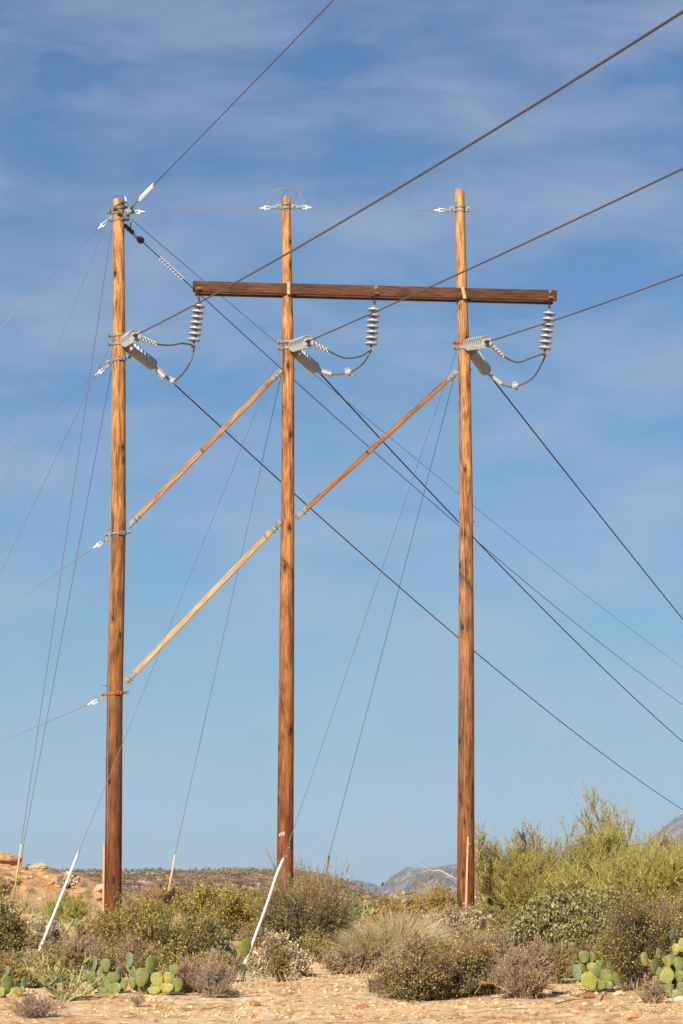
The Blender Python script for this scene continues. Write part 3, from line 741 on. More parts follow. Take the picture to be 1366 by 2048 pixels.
# ================================================================ vegetation
R = np.random.default_rng
def unit(v): return v / np.maximum(np.linalg.norm(v, axis=-1, keepdims=True), 1e-9)
def np_tubes(Pl, Rd, sides=3):
    """Pl (N,K,3) polylines, Rd (N,K) radii -> verts, quads"""
    N, K, _ = Pl.shape
    T = np.empty_like(Pl); T[:, 1:-1] = Pl[:, 2:] - Pl[:, :-2]; T[:, 0] = Pl[:, 1] - Pl[:, 0]; T[:, -1] = Pl[:, -1] - Pl[:, -2]
    T = unit(T); ref = np.zeros((N, 1, 3)); ref[..., 0] = .31; ref[..., 1] = .95; ref = np.broadcast_to(ref, T.shape)
    A = unit(np.cross(T, ref)); B = np.cross(T, A)
    th = np.arange(sides) * 2 * np.pi / sides
    V = Pl[:, :, None, :] + Rd[:, :, None, None] * (A[:, :, None, :] * np.cos(th)[None, None, :, None] + B[:, :, None, :] * np.sin(th)[None, None, :, None])
    idx = np.arange(N * K * sides).reshape(N, K, sides); nx = np.roll(idx, -1, axis=2)
    Q = np.stack([idx[:, :-1], nx[:, :-1], nx[:, 1:], idx[:, 1:]], -1).reshape(-1, 4)
    return V.reshape(-1, 3), Q
def np_leaves(C, D, L, Wd, rng, fold=False):
    """diamond leaves: centre C, axis D, length L, width Wd"""
    n = len(C); D = unit(D); S = unit(np.cross(D, rng.normal(size=(n, 3))))
    L = L[:, None] / 2; Wd = Wd[:, None] / 2
    V = np.stack([C - D * L, C + S * Wd, C + D * L, C - S * Wd], 1).reshape(-1, 3)
    return V, np.arange(n * 4).reshape(n, 4)
def merge(parts):
    V, Q, o = [], [], 0
    for v, q in parts:
        if len(v): V.append(v); Q.append(q + o); o += len(v)
    return np.concatenate(V), np.concatenate(Q)

def shrub(label, px, Y, wpx, top, leafm, stemm, seed, cat='shrub', name='shrub', group='desert shrubs', nst=40, spread=1.15, sec=10, ter=6, leaves=3.0,
          ll=.030, lw=.014, up=.35, lump=.35, r0=.012, depthf=.8, droop=0.0, whip=0, base_row=None, tw=.0028, l2=.30, l3=.13, upl=.2, fill=.35, base_r=.06, lean=(0, 0)):
    rng = R(seed); ll *= 1.45; lw *= 1.45; tw *= 1.25
    b = GY(px, Y); h = P(px, top, Y).z - b.z; w = wpx / 2 * PIX(Y)
    if h < .3: print('LOW', label, h); h = .3
    root = thing(name, b, label, cat, group)
    b = np.array(b)
    # main stems: points inside a lumpy dome
    th = rng.uniform(0, 2 * np.pi, nst); ph = np.arccos(rng.uniform(math.cos(min(1.55, spread)), 1, nst))
    dirs = np.stack([np.sin(ph) * np.cos(th), np.sin(ph) * np.sin(th), np.cos(ph)], 1)
    nl = 8; lph = np.arccos(rng.uniform(math.cos(min(1.5, spread)), 1, nl)); lth = rng.uniform(0, 2 * np.pi, nl)
    lob = np.stack([np.sin(lph) * np.cos(lth), np.sin(lph) * np.sin(lth), np.cos(lph)], 1); lr = rng.uniform(.62, 1.1, nl); li = rng.integers(0, nl, nst)
    inl = rng.uniform(size=nst) < .72
    dirs = np.where(inl[:, None], unit(lob[li] + rng.normal(0, .17, (nst, 3))), dirs); dirs[:, 2] = np.abs(dirs[:, 2])
    lf = (1 - lump * .7 * rng.uniform(0, 1, nst) ** 1.5) * np.where(inl, lr[li], .8)
    rad = lf * rng.uniform(1 - fill, 1, nst)
    tip = dirs * np.array([w, w * depthf, h]) * rad[:, None]
    tip[:, 2] = np.maximum(tip[:, 2], .08 * h)
    tip[:, 0] += lean[0] * tip[:, 2]; tip[:, 1] += lean[1] * tip[:, 2]
    base = b + np.stack([rng.normal(0, base_r, nst) * w * 2, rng.normal(0, base_r, nst) * w * 2, np.full(nst, -.03)], 1)
    K = 6; t = np.linspace(0, 1, K)[None, :, None]
    ctrl = base + (tip * np.array([.35, .35, .60 + droop]))
    end = b + tip
    Pl = (1 - t) ** 2 * base[:, None] + 2 * t * (1 - t) * ctrl[:, None] + t ** 2 * end[:, None]
    Pl[:, 1:] += rng.normal(0, .022 * h, (nst, K - 1, 3)) * np.linspace(.3, 1, K - 1)[None, :, None]
    Rd = r0 * rng.uniform(.6, 1.3, (nst, 1)) * np.linspace(1, .22, K)[None]
    parts = [np_tubes(Pl, Rd, 4)]
    # secondary branches
    def sample(Pl, n, lo, hi):
        i = np.repeat(np.arange(len(Pl)), n); s = rng.uniform(lo, hi, len(i)) * (Pl.shape[1] - 1); k = np.minimum(s.astype(int), Pl.shape[1] - 2); f = (s - k)[:, None]
        p = Pl[i, k] * (1 - f) + Pl[i, k + 1] * f; d = unit(Pl[i, k + 1] - Pl[i, k]); return p, d
    p2, d2 = sample(Pl, sec, .30, 1.0)
    size = max(h, .5 * w)
    L2 = l2 * size * rng.uniform(.5, 1.15, len(p2))
    dd = unit(d2 * .9 + rng.normal(0, .62, d2.shape) + np.array([0, 0, up]))
    q2 = p2 + dd * L2[:, None]; m2 = (p2 + q2) / 2 + rng.normal(0, .05, p2.shape) * L2[:, None]
    q2[:, 2] = np.maximum(q2[:, 2], b[2] + .02)
    P2 = np.stack([p2, m2, q2], 1); parts.append(np_tubes(P2, np.full((len(P2), 3), tw * 1.5) * np.array([1.2, .9, .5]), 3))
    p3, d3 = sample(P2, ter, .15, 1.0)
    L3 = l3 * size * rng.uniform(.4, 1.2, len(p3))
    dd = unit(d3 * .8 + rng.normal(0, .6, d3.shape) + np.array([0, 0, up])); q3 = p3 + dd * L3[:, None]
    q3[:, 2] = np.maximum(q3[:, 2], b[2] + .01)
    P3 = np.stack([p3, q3], 1); parts.append(np_tubes(P3, np.full((len(P3), 2), tw) * np.array([1., .5]), 3))
    if whip:
        pw, dw = sample(Pl, whip, .75, 1.0)
        dd = unit(dw + rng.normal(0, .3, dw.shape) + np.array([0, 0, .6])); Lw = size * rng.uniform(.15, .42, len(pw)); qw = pw + dd * Lw[:, None]
        Pw = np.stack([pw, (pw + qw) / 2 + rng.normal(0, .02, pw.shape), qw], 1); parts.append(np_tubes(Pw, np.full((len(Pw), 3), tw) * np.array([1.1, .9, .5]), 3))
        pl, dl = sample(Pw, 14, .2, 1.0); LV = [(pl + rng.normal(0, .008, pl.shape), dl)]
    else: LV = []
    V, Q = merge(parts); np_mesh('branches', V, Q, stemm, root)
    if leaves > 0 and leafm:
        n = max(1, int(leaves)); p, d = sample(P3, n, .1, 1.05)
        if leaves % 1: keep = rng.uniform(size=len(p)) < leaves / n if leaves < 1 else np.ones(len(p), bool); p, d = p[keep], d[keep]
        for a, c in LV: p = np.concatenate([p, a]); d = np.concatenate([d, c])
        p = p + rng.normal(0, ll * .35, p.shape); d = unit(d * .4 + rng.normal(0, .8, d.shape) + np.array([0, 0, upl]))
        s = rng.uniform(.65, 1.3, len(p))
        V, Q = np_leaves(p, d, ll * s, lw * s, rng); np_mesh('foliage', V, Q, leafm, root)
    return root

# leaf and twig colours (real-world albedo)
def tm(n, a, b): return mat_leaf(n, [a, b, tuple((x + y) / 2 for x, y in zip(a, b))], trans=0.0, nz=4, dark=.75)
ST_DARK = tm('twig_dark', (.085, .055, .042), (.14, .09, .06)); ST_GREY = tm('twig_grey', (.33, .26, .20), (.20, .15, .11))
ST_STRAW = tm('twig_straw', (.52, .42, .25), (.36, .27, .15)); ST_RED = tm('twig_reddish', (.21, .14, .09), (.34, .24, .16)); ST_BRN = tm('twig_brown', (.22, .145, .09), (.32, .22, .14))
ST_GRN = tm('twig_green', (.30, .29, .07), (.38, .34, .10)); ST_PV = tm('twig_palo_verde', (.24, .23, .06), (.36, .31, .10))
ST_PVB = tm('twig_bare_pale', (.26, .23, .09), (.34, .28, .15))
LF_MESQ = mat_leaf('leaf_mesquite', [(.27, .26, .05), (.36, .31, .05), (.19, .20, .04), (.52, .34, .06), (.25, .25, .06), (.43, .37, .10)], .3)
LF_OLIVE = mat_leaf('leaf_olive', [(.15, .14, .035), (.22, .19, .05), (.27, .22, .07), (.11, .105, .03), (.30, .22, .09)], .25)
LF_CREO = mat_leaf('leaf_creosote', [(.21, .20, .05), (.28, .25, .07), (.17, .17, .045), (.34, .26, .09), (.24, .15, .06)], .3)
LF_OLG = mat_leaf('leaf_olive_green', [(.20, .21, .05), (.28, .26, .07), (.15, .155, .04), (.36, .28, .09), (.23, .19, .06)], .3)
LF_GREEN = mat_leaf('leaf_bright', [(.27, .28, .05), (.33, .33, .07), (.20, .22, .04), (.38, .34, .10)], .35)
LF_PV = mat_leaf('leaf_palo_verde', [(.25, .22, .05), (.33, .28, .07), (.17, .165, .04), (.38, .30, .10), (.21, .165, .045)], .35)
LF_WHITE = mat_leaf('leaf_whitish', [(.50, .43, .30), (.58, .52, .38), (.38, .31, .20), (.46, .37, .23), (.32, .24, .14)], .2)
LF_GREY = mat_leaf('leaf_grey', [(.34, .27, .14), (.42, .34, .19), (.24, .19, .09), (.40, .28, .14), (.28, .18, .09)], .2)
LF_JOJ = mat_leaf('leaf_jojoba', [(.22, .21, .08), (.30, .27, .11), (.16, .155, .05), (.37, .31, .13), (.14, .13, .045)], .2)
LF_ORG = mat_leaf('leaf_orange', [(.36, .24, .07), (.44, .30, .09), (.28, .22, .06), (.26, .16, .06)], .3)
LF_RED = mat_leaf('leaf_dry_red', [(.36, .27, .17), (.47, .35, .23), (.27, .19, .12), (.38, .29, .16)], .15)
LF_MIX = mat_leaf('leaf_mixed', [(.24, .20, .06), (.32, .25, .10), (.18, .15, .05), (.36, .28, .16), (.13, .10, .04), (.27, .24, .06)], .2)

S = shrub
# left
S('dense dark olive bush cut by the left edge, below the yellowish guy tube', 2, 50, 100, 1786, LF_OLIVE, ST_DARK, 1, nst=70, sec=12, ter=6, leaves=4, ll=.034, lw=.018, up=.2)
S('low green bush at the left edge behind the left-edge cactus', 22, 46.5, 110, 1893, LF_CREO, ST_BRN, 2, nst=50, sec=10, ter=6, leaves=3, ll=.026, lw=.012)
S('bright green broom-like bush between the white tube and the left pole', 140, 62, 165, 1783, LF_GREEN, ST_GRN, 3, nst=130, sec=10, ter=6, leaves=2, ll=.035, lw=.006, up=.8, upl=1.0, spread=1.1)
S('greyish leafy shrub around the foot of the straight white tube', 95, 53.5, 150, 1850, LF_GREY, ST_GREY, 4, nst=60, sec=10, ter=6, leaves=3, ll=.026, lw=.014)
S('small pale shrub right of the straight white tube', 113, 56, 50, 1838, LF_WHITE, ST_GREY, 5, nst=30, sec=8, ter=5, leaves=4, ll=.024, lw=.013)
S('dry grey-brown wiry bush behind the cholla', 170, 50, 175, 1862, LF_GREY, ST_GREY, 6, nst=110, sec=10, ter=6, leaves=.6, ll=.022, lw=.008, up=.9, spread=1.0)
S('brownish bush at the foot of the left pole', 232, 55.5, 130, 1822, LF_MIX, ST_BRN, 7, nst=60, sec=10, ter=6, leaves=2, ll=.026, lw=.012)
# mesquites
S('spreading yellow-green mesquite with dark crooked branches, right of the left pole', 350, 47.5, 310, 1745, LF_MESQ, ST_DARK, 8, 'tree', 'mesquite', 'mesquite trees', nst=28, sec=17, ter=9, leaves=3, ll=.030, lw=.011, r0=.042, spread=1.3, lump=.45, droop=-.2, l2=.30, up=.15, whip=2, tw=.003)
S('yellow-green mesquite further back, left of the middle pole', 440, 56, 270, 1742, LF_MESQ, ST_DARK, 9, 'tree', 'mesquite', 'mesquite trees', nst=30, sec=16, ter=10, leaves=4, ll=.032, lw=.013, r0=.028, spread=1.25, lump=.5, whip=2)
S('loose leafy sprigs of a young mesquite in front of the left pole foot', 262, 51, 170, 1750, LF_MESQ, ST_DARK, 10, 'tree', 'mesquite', 'mesquite trees', nst=16, sec=10, ter=8, leaves=3, ll=.030, lw=.012, r0=.014, spread=1.1, lump=.5, whip=1)
# centre
S('tall wispy bush in front of the middle pole', 605, 53, 290, 1738, LF_OLG, ST_DARK, 11, nst=60, sec=13, ter=7, leaves=3, ll=.026, lw=.011, r0=.012, spread=1.2, lump=.4, whip=1, up=.4)
S('loose thin whips of a creosote rising above the wispy bush by the middle pole', 615, 56, 310, 1690, LF_OLG, ST_BRN, 12, nst=44, sec=9, ter=4, leaves=3, ll=.024, lw=.010, r0=.008, spread=.95, lump=.5, whip=3, up=.9, tw=.003)
S('whitish low brittlebush at the foot of the bent white tube', 560, 46.6, 150, 1866, LF_WHITE, ST_GREY, 13, nst=90, sec=12, ter=6, leaves=5, ll=.024, lw=.016, spread=1.35, lump=.15, fill=.25, up=.3)
S('small green sprig bush on the sand in front of the whitish brittlebush', 558, 44.2, 72, 1888, LF_CREO, ST_DARK, 14, nst=22, sec=9, ter=6, leaves=4, ll=.022, lw=.010, spread=.95, r0=.007)
S('small dry green bush on the right side of the sand clearing', 735, 47.5, 110, 1870, LF_CREO, ST_BRN, 15, nst=40, sec=8, ter=5, leaves=2, ll=.022, lw=.009)
S('low dry tuft on the sand left of the large dark front bush', 755, 42.2, 75, 1945, LF_GREY, ST_GREY, 16, nst=40, sec=8, ter=5, leaves=1, ll=.018, lw=.007, up=.6)
S('orange-tinged shrub behind the straw tussock', 800, 63, 220, 1788, LF_ORG, ST_BRN, 17, nst=50, sec=12, ter=6, leaves=3, ll=.030, lw=.013, whip=1)
S('orange-tinged loose shrub just left of the right pole', 885, 67, 130, 1748, LF_ORG, ST_PVB, 18, nst=26, sec=10, ter=6, leaves=2, ll=.032, lw=.014, lump=.5, r0=.016)
S('brownish-green bush behind the straw tussock, right of the dark cactus', 735, 66, 120, 1812, LF_CREO, ST_BRN, 19, nst=50, sec=10, ter=6, leaves=3, ll=.030, lw=.012)
# front right of centre
S('large dark brushy bush on the near sand in the centre right', 860, 41.0, 300, 1880, LF_MIX, ST_DARK, 20, nst=110, sec=14, ter=7, leaves=3, ll=.022, lw=.011, spread=1.35, lump=.25, up=.2)
S('dark brushy bush joined to the right of the large front bush', 955, 41.6, 200, 1872, LF_MIX, ST_DARK, 21, nst=100, sec=14, ter=7, leaves=3, ll=.022, lw=.011, spread=1.35, lump=.25, up=.2)
S('pale greyish bush at the foot of the right pole', 915, 56, 185, 1808, LF_WHITE, ST_GREY, 22, nst=90, sec=12, ter=6, leaves=4, ll=.026, lw=.014, lump=.2)
S('reddish-grey bush below the right pole', 985, 47, 230, 1842, LF_GREY, ST_RED, 23, nst=90, sec=12, ter=7, leaves=2.0, ll=.024, lw=.011)
S('brown leafless twiggy bush on the sand, right of the large front bush', 1052, 40.8, 165, 1885, LF_RED, ST_RED, 24, nst=150, sec=12, ter=6, leaves=1, ll=.018, lw=.008, up=.7, spread=1.15, tw=.0032)
S('leafy grey-green jojoba on the right', 1130, 47.5, 290, 1782, LF_JOJ, ST_DARK, 25, nst=100, sec=16, ter=8, leaves=4, ll=.042, lw=.022, lump=.2, up=.3, upl=.9, spread=1.35, fill=.4)
S('leafy grey-green jojoba behind the wiry bush', 1235, 50, 260, 1785, LF_JOJ, ST_DARK, 26, nst=80, sec=14, ter=7, leaves=4, ll=.042, lw=.022, lump=.2, upl=.9, spread=1.3)
# palo verdes
pv = dict(cat='tree', name='palo_verde', group='palo verde trees', up=.75, upl=1.0, ll=.05, lw=.007, tw=.0045, leaves=3, ter=8, sec=16, l2=.22, l3=.11)
S('yellow-green palo verde a little right of the right pole', 1065, 65, 290, 1672, LF_PV, ST_PV, 27, nst=90, spread=1.15, lump=.3, r0=.02, **pv)
S('broad yellow-green palo verde in the middle of the right side', 1190, 62, 360, 1652, LF_PV, ST_PV, 28, nst=120, spread=1.2, lump=.3, r0=.022, **pv)
S('olive-brown palo verde touching the right side of the right pole foot', 1000, 67, 170, 1712, LF_PV, ST_PV, 281, nst=70, spread=1.15, lump=.35, r0=.02, **pv)
S('greener palo verde reaching the right edge', 1335, 59, 360, 1628, LF_PV, ST_PV, 29, nst=110, spread=1.2, lump=.3, r0=.022, **pv)
bp = dict(cat='tree', name='bare_tree', group='bare trees above the palo verdes', up=.8, upl=.5, ll=.032, lw=.008, tw=.0060, ter=6, sec=12, l2=.20, l3=.09, leaves=2, fill=.2, whip=1)
S('sparse bare tree, tallest above the palo verdes', 1235, 68, 190, 1572, LF_PV, ST_PVB, 30, nst=20, spread=.7, lump=.4, r0=.030, lean=(-.07, 0), **bp)
S('sparse bare tree with arching limbs above the palo verdes, nearer the right pole', 1085, 68, 280, 1612, LF_PV, ST_PVB, 31, nst=26, spread=.95, lump=.4, r0=.028, **bp)
S('small sparse bare tree right beside the right pole', 968, 70, 110, 1650, LF_PV, ST_PVB, 32, nst=22, spread=.8, lump=.4, r0=.022, **bp)
S('sparse bare tree above the palo verdes at the right edge', 1330, 68, 190, 1635, LF_GREEN, ST_PVB, 33, nst=24, spread=.85, lump=.4, r0=.026, **bp)
S('dark-stemmed wiry bush fanning up in front of the right-hand cactus', 1278, 42.4, 310, 1738, LF_MESQ, ST_DARK, 34, nst=95, sec=8, ter=6, leaves=3, ll=.020, lw=.010, r0=.011, spread=.92, lump=.35, up=.35, base_r=.025, l2=.20, l3=.09)
S('small white-stemmed plant between the wiry bush and the yellow cactus pads', 1313, 41.3, 36, 1942, LF_WHITE, ST_GREY, 35, nst=18, sec=8, ter=5, leaves=3, ll=.014, lw=.006, spread=.9)
S('low dry reddish tuft at the foot of the wiry bush', 1300, 39.6, 95, 1958, LF_RED, ST_RED, 36, nst=60, sec=8, ter=6, leaves=.6, ll=.016, lw=.007, up=.6)
# dry twigs in front
S('low grey leafless twigs in the lower left corner', 72, 37.6, 180, 1972, LF_GREY, ST_GREY, 37, nst=60, sec=9, ter=5, leaves=0, spread=1.25, up=.25, r0=.005, tw=.0022)
S('grey leafless twiggy bush right of the front cactus row', 430, 41.2, 150, 1905, LF_GREY, ST_GREY, 38, nst=42, sec=9, ter=6, leaves=0, spread=1.15, up=.5, r0=.006, tw=.0024)
S('low brown dry bush under the mesquite, beside the front cactus row', 385, 42.3, 170, 1895, LF_RED, ST_RED, 39, nst=80, sec=10, ter=6, leaves=.6, ll=.016, lw=.007, up=.4, tw=.0026)
S('tiny dry sprig on the sand right of the cholla', 278, 39.8, 36, 1972, LF_GREY, ST_RED, 40, nst=14, sec=7, ter=4, leaves=0, tw=.0022, r0=.004)
S('low dry brown brush behind the front cactus row', 285, 45.5, 160, 1868, LF_MIX, ST_RED, 41, nst=80, sec=11, ter=6, leaves=1.0, ll=.020, lw=.009, up=.4)

# lesser shrubs filling the flat between the named ones
def filler():
    rng = R(4242)
    kinds = [('dry grey', LF_GREY, ST_GREY, .022, .011, 2), ('olive', LF_CREO, ST_BRN, .026, .012, 3), ('mixed brown', LF_MIX, ST_BRN, .024, .012, 3), ('yellow-green', LF_MESQ, ST_DARK, .028, .012, 3), ('whitish', LF_WHITE, ST_GREY, .024, .014, 4), ('orange-tinged', LF_ORG, ST_BRN, .028, .012, 2)]
    spots = [(30, 54, 110, 1850, 0), (60, 60, 100, 1838, 4), (185, 55, 120, 1843, 2), (205, 60, 90, 1822, 1), (120, 50, 120, 1880, 0), (50, 48, 90, 1905, 1), (215, 51, 110, 1868, 1), (250, 60, 110, 1800, 3), (300, 62, 120, 1790, 3),
             (330, 66, 130, 1775, 5), (400, 64, 150, 1768, 3), (470, 62, 140, 1775, 3), (500, 60, 120, 1790, 1), (520, 53, 100, 1842, 1), (490, 56, 110, 1820, 3), (540, 66, 120, 1760, 1), (640, 62, 140, 1770, 1), (670, 58, 130, 1815, 2), (690, 54, 110, 1850, 2),
             (460, 51, 90, 1880, 0), (705, 64, 120, 1800, 5), (770, 60, 130, 1822, 5), (830, 60, 140, 1815, 5), (860, 57, 130, 1838, 0), (905, 62, 130, 1800, 5), (850, 52, 140, 1858, 2), (930, 53, 140, 1848, 0), (890, 48.5, 170, 1868, 2), (820, 47.5, 130, 1886, 0),
             (985, 62, 130, 1800, 1), (1010, 58, 140, 1812, 3), (1040, 55, 140, 1822, 1), (1020, 52, 130, 1850, 2), (1065, 48, 130, 1872, 2), (1010, 47.5, 140, 1880, 2), (990, 66, 110, 1775, 3), (1080, 58, 160, 1790, 3), (1180, 57, 180, 1775, 3), (1290, 56, 180, 1765, 3),
             (1355, 54, 120, 1772, 3), (1340, 49, 130, 1800, 2), (1225, 48, 130, 1848, 1), (1180, 47, 120, 1872, 1), (1355, 46, 100, 1835, 3), (345, 44.2, 170, 1885, 3), (240, 46, 140, 1862, 3), (160, 45.5, 120, 1880, 2), (110, 44.5, 120, 1895, 1), (60, 43.5, 110, 1905, 0), (25, 43, 80, 1915, 1), (450, 44.5, 100, 1900, 1), (520, 50, 120, 1838, 2), (640, 49.5, 120, 1848, 1), (690, 47, 90, 1880, 0), (800, 45, 140, 1880, 0), (1110, 44.5, 110, 1880, 1), (1160, 46, 120, 1860, 1), (1350, 43.5, 110, 1840, 3), (1230, 44.5, 120, 1860, 3), (1010, 44.5, 140, 1872, 2), (420, 47, 120, 1900, 3), (760, 48.5, 100, 1895, 0), (700, 50, 90, 1885, 0)]
    desc = ['near the left edge', 'behind the left tube', 'by the left pole foot', 'under the mesquites', 'left of the middle pole', 'round the middle pole', 'between the middle and right poles', 'round the right pole foot', 'under the palo verdes', 'near the right edge']
    for i, (px, Y, w, top, k) in enumerate(spots):
        n, lf, st, ll, lw, lv = kinds[k]
        d = desc[min(9, [j for j, e in enumerate((50, 110, 240, 420, 530, 690, 850, 1000, 1240, 9999)) if px < e][0])]
        t = 'lower' if top > 1840 else 'taller'
        S('%s %s bush in the thicket %s' % (t, n, d), px, Y, w, top, lf, st, 5000 + i, nst=int(40), sec=11, ter=6, leaves=lv, ll=ll, lw=lw, group='%s %s bushes in the thicket %s' % (t, n, d), lump=.45, spread=1.3, whip=1, )
filler()

# grass tussocks
def tussock(label, px, Y, wpx, top, n, mat, seed, lean=0.0, group='grass tussocks', wd=.006, nm='grass_tussock', flat=1.0):
    rng = R(seed); b = GY(px, Y); h = max(.25, P(px, top, Y).z - b.z); w = wpx / 2 * PIX(Y)
    root = thing(nm, b, label, 'grass tussock', group); b = np.array(b)
    th = rng.uniform(0, 2 * np.pi, n); rr = rng.uniform(0, 1, n) ** .6
    base = b + np.stack([np.cos(th) * rr * w * .22, np.sin(th) * rr * w * .22, np.full(n, -.02)], 1)
    hh = h * rng.uniform(.55, 1.0, n) * (1 - .45 * rr ** 2 * flat)
    end = base + np.stack([np.cos(th) * rr * w * .85 + lean * hh, np.sin(th) * rr * w * .6, hh], 1)
    ctrl = base + (end - base) * np.array([.25, .25, .62]); t = np.linspace(0, 1, 5)[None, :, None]
    Pl = (1 - t) ** 2 * base[:, None] + 2 * t * (1 - t) * ctrl[:, None] + t ** 2 * end[:, None]; Pl[:, 1:] += rng.normal(0, .01 * h, (n, 4, 3))
    V, Q = np_tubes(Pl, wd / 2 * rng.uniform(.6, 1.3, (n, 1)) * np.array([[1, .9, .8, .6, .25]]), 3)
    np_mesh('blades', V, Q, mat, root); return root
GR_STRAW = mat_leaf('grass_straw', [(.56, .46, .27), (.44, .34, .19), (.62, .53, .35), (.34, .25, .13)], .15)
GR_GREY = mat_leaf('grass_grey_straw', [(.40, .33, .20), (.50, .43, .29), (.30, .24, .14), (.24, .21, .09)], .15)
tussock('large straw-coloured stalky tussock in the centre, behind the large front bush', 790, 50.5, 230, 1806, 1500, GR_STRAW, 60, .05, wd=.0085)
tussock('grey stalky clump leaning left beside the large straw tussock', 745, 48.6, 200, 1832, 800, GR_GREY, 61, -.15, wd=.0075)
tussock('upright pale stalks rising behind the large straw tussock', 845, 54, 130, 1826, 600, GR_GREY, 62, .05, wd=.0075)
hill_t = [(55, 74, 60, 1795), (15, 80, 60, 1785), (98, 76, 50, 1812), (62, 90, 36, 1768), (168, 92, 24, 1750), (175, 86, 28, 1770), (30, 76, 50, 1815), (185, 72, 60, 1805), (262, 78, 40, 1775), (15, 100, 34, 1738), (215, 66, 60, 1815), (75, 68, 90, 1838)]
for i, (px, Y, w, top) in enumerate(hill_t):
    tussock('dry grass tuft on the slope, ' + ('behind the yellowish guy tube', 'at the left edge above the dark olive bush', 'left of the bright green bush', 'just below the pale boulder on the crest',
            'beside the pale shrub on the rocky rise', 'in the middle of the rocky rise', 'between the dark olive bush and the yellowish tube', 'against the left side of the left pole',
            'just right of the left pole', 'highest on the rise at the left edge', 'behind the left pole foot', 'beside the straight white tube')[i],
            px, Y, w, top, 240, GR_STRAW if i % 2 else GR_GREY, 70 + i, 0, 'dry grass tufts on the left slope', .010)
S('pale rounded shrub on the rocky rise at the left, near the straight white tube', 134, 96, 42, 1738, LF_WHITE, ST_GREY, 50, nst=40, sec=10, ter=5, leaves=5, ll=.05, lw=.03, spread=1.4, lump=.15, group='shrubs on the left slope')
S('grey-green shrub on the slope at the left edge', 4, 84, 45, 1752, LF_GREY, ST_GREY, 51, nst=36, sec=9, ter=5, leaves=4, ll=.04, lw=.02, group='shrubs on the left slope')
S('orange-tinged shrub on the slope behind the left mesquite', 325, 80, 110, 1756, LF_ORG, ST_BRN, 52, nst=36, sec=10, ter=5, leaves=3, ll=.04, lw=.02, group='shrubs on the left slope')
S('green shrub on the slope behind the mesquites', 405, 85, 130, 1762, LF_OLIVE, ST_BRN, 53, nst=40, sec=10, ter=5, leaves=3, ll=.045, lw=.02, group='shrubs on the left slope')
S('olive shrub on the slope left of the middle pole', 500, 88, 150, 1764, LF_OLIVE, ST_BRN, 54, nst=44, sec=10, ter=5, leaves=3, ll=.045, lw=.02, group='shrubs on the left slope')
S('bushy green shrub far behind the central wispy bush', 680, 76, 110, 1800, LF_CREO, ST_BRN, 55, nst=44, sec=10, ter=5, leaves=3, ll=.04, lw=.018, group='shrubs on the left slope')

# ---------------------------------------------------------------- cacti
def pad_mat(name, a, b, c):
    t = NT(name, 0.5, 0.35)
    v = t.voro(t.coords(src='Object'), 30); n = t.noise(t.coords(src='Object'), 5, 3)
    k = t.ramp(n, [(.35, a), (.65, b)]); k = t.mix(k, (.20, .13, .055), t.ramp(t.noise(t.coords(src='Object'), 9, 4), [(.6, 0), (.68, .75)])); k = t.mix(k, c, t.ramp(v, [(.14, .9), (.24, 0)]))
    t.bump(v, .35, .01); return t.color(k)
PADG = pad_mat('cactus_green', (.13, .16, .045), (.22, .24, .065), (.05, .04, .015))
PADY = pad_mat('cactus_yellow', (.23, .25, .05), (.36, .32, .07), (.10, .06, .02))
PADB = pad_mat('cactus_bluish', (.14, .19, .10), (.21, .26, .14), (.07, .07, .04))
SPINE = mat_leaf('cactus_spine', [(.6, .52, .34), (.5, .4, .22)], 0)
def pad(root, px, py, w, h, Y, roll, yaw, mat, seed):
    rng = R(seed); c = P(px, py, Y); k = PIX(Y); H = h * k / 2; Wd = max(w * k / 2, h * k / 2 * .72); T = .013
    vis = min(1.0, (w * k / 2) / Wd); yw = math.acos(vis) * (1 if yaw >= 0 else -1) if vis < .98 else yaw
    ni, nj = 10, 16; V = []
    cr, sr = math.cos(math.radians(roll)), math.sin(math.radians(roll)); cy, sy = math.cos(yw), math.sin(yw)
    tl = rng.uniform(-.25, .25)
    for i in range(ni + 1):
        a = -math.pi / 2 + math.pi * i / ni
        for j in range(nj):
            b = 2 * math.pi * j / nj
            z = math.sin(a) * H; wz = 1 + .22 * math.sin(a)                       # obovate: wider towards the top
            x = math.cos(a) ** .8 * math.cos(b) * Wd * wz; y = max(math.cos(a), 0) ** .5 * math.sin(b) * T + .12 * z * tl + .1 * x * x / Wd
            X = x * cy - y * sy; Yy = x * sy + y * cy
            V.append((c.x + X * cr + z * sr, c.y + Yy, c.z - X * sr + z * cr))
    Fc = [(i * nj + j, i * nj + (j + 1) % nj, (i + 1) * nj + (j + 1) % nj, (i + 1) * nj + j) for i in range(ni) for j in range(nj)]
    mb = MB(); mb.add(V, Fc); o = mb.build('pad', mat, root, smooth=True)
    # spines
    n = 26; s = R(seed + 99); aa = s.uniform(-1.2, 1.3, n); bb = s.uniform(math.pi, 2 * math.pi, n)
    sv = []
    for a, b in zip(aa, bb):
        z = math.sin(a) * H; x = math.cos(a) ** .8 * math.cos(b) * Wd * (1 + .22 * math.sin(a)); y = -T * abs(math.sin(b)) * math.cos(a) ** .5 - .006 + .12 * z * tl + .1 * x * x / Wd
        X = x * cy - y * sy; Yy = x * sy + y * cy; sv.append((c.x + X * cr + z * sr, c.y + Yy, c.z - X * sr + z * cr))
    sv = np.array(sv); d = unit(s.normal(0, .7, sv.shape) + np.array([0, -1, .1]))
    Vv, Q = np_leaves(sv + d * .01, d, np.full(n, .03), np.full(n, .003), s); np_mesh('spines', Vv, Q, SPINE, o)
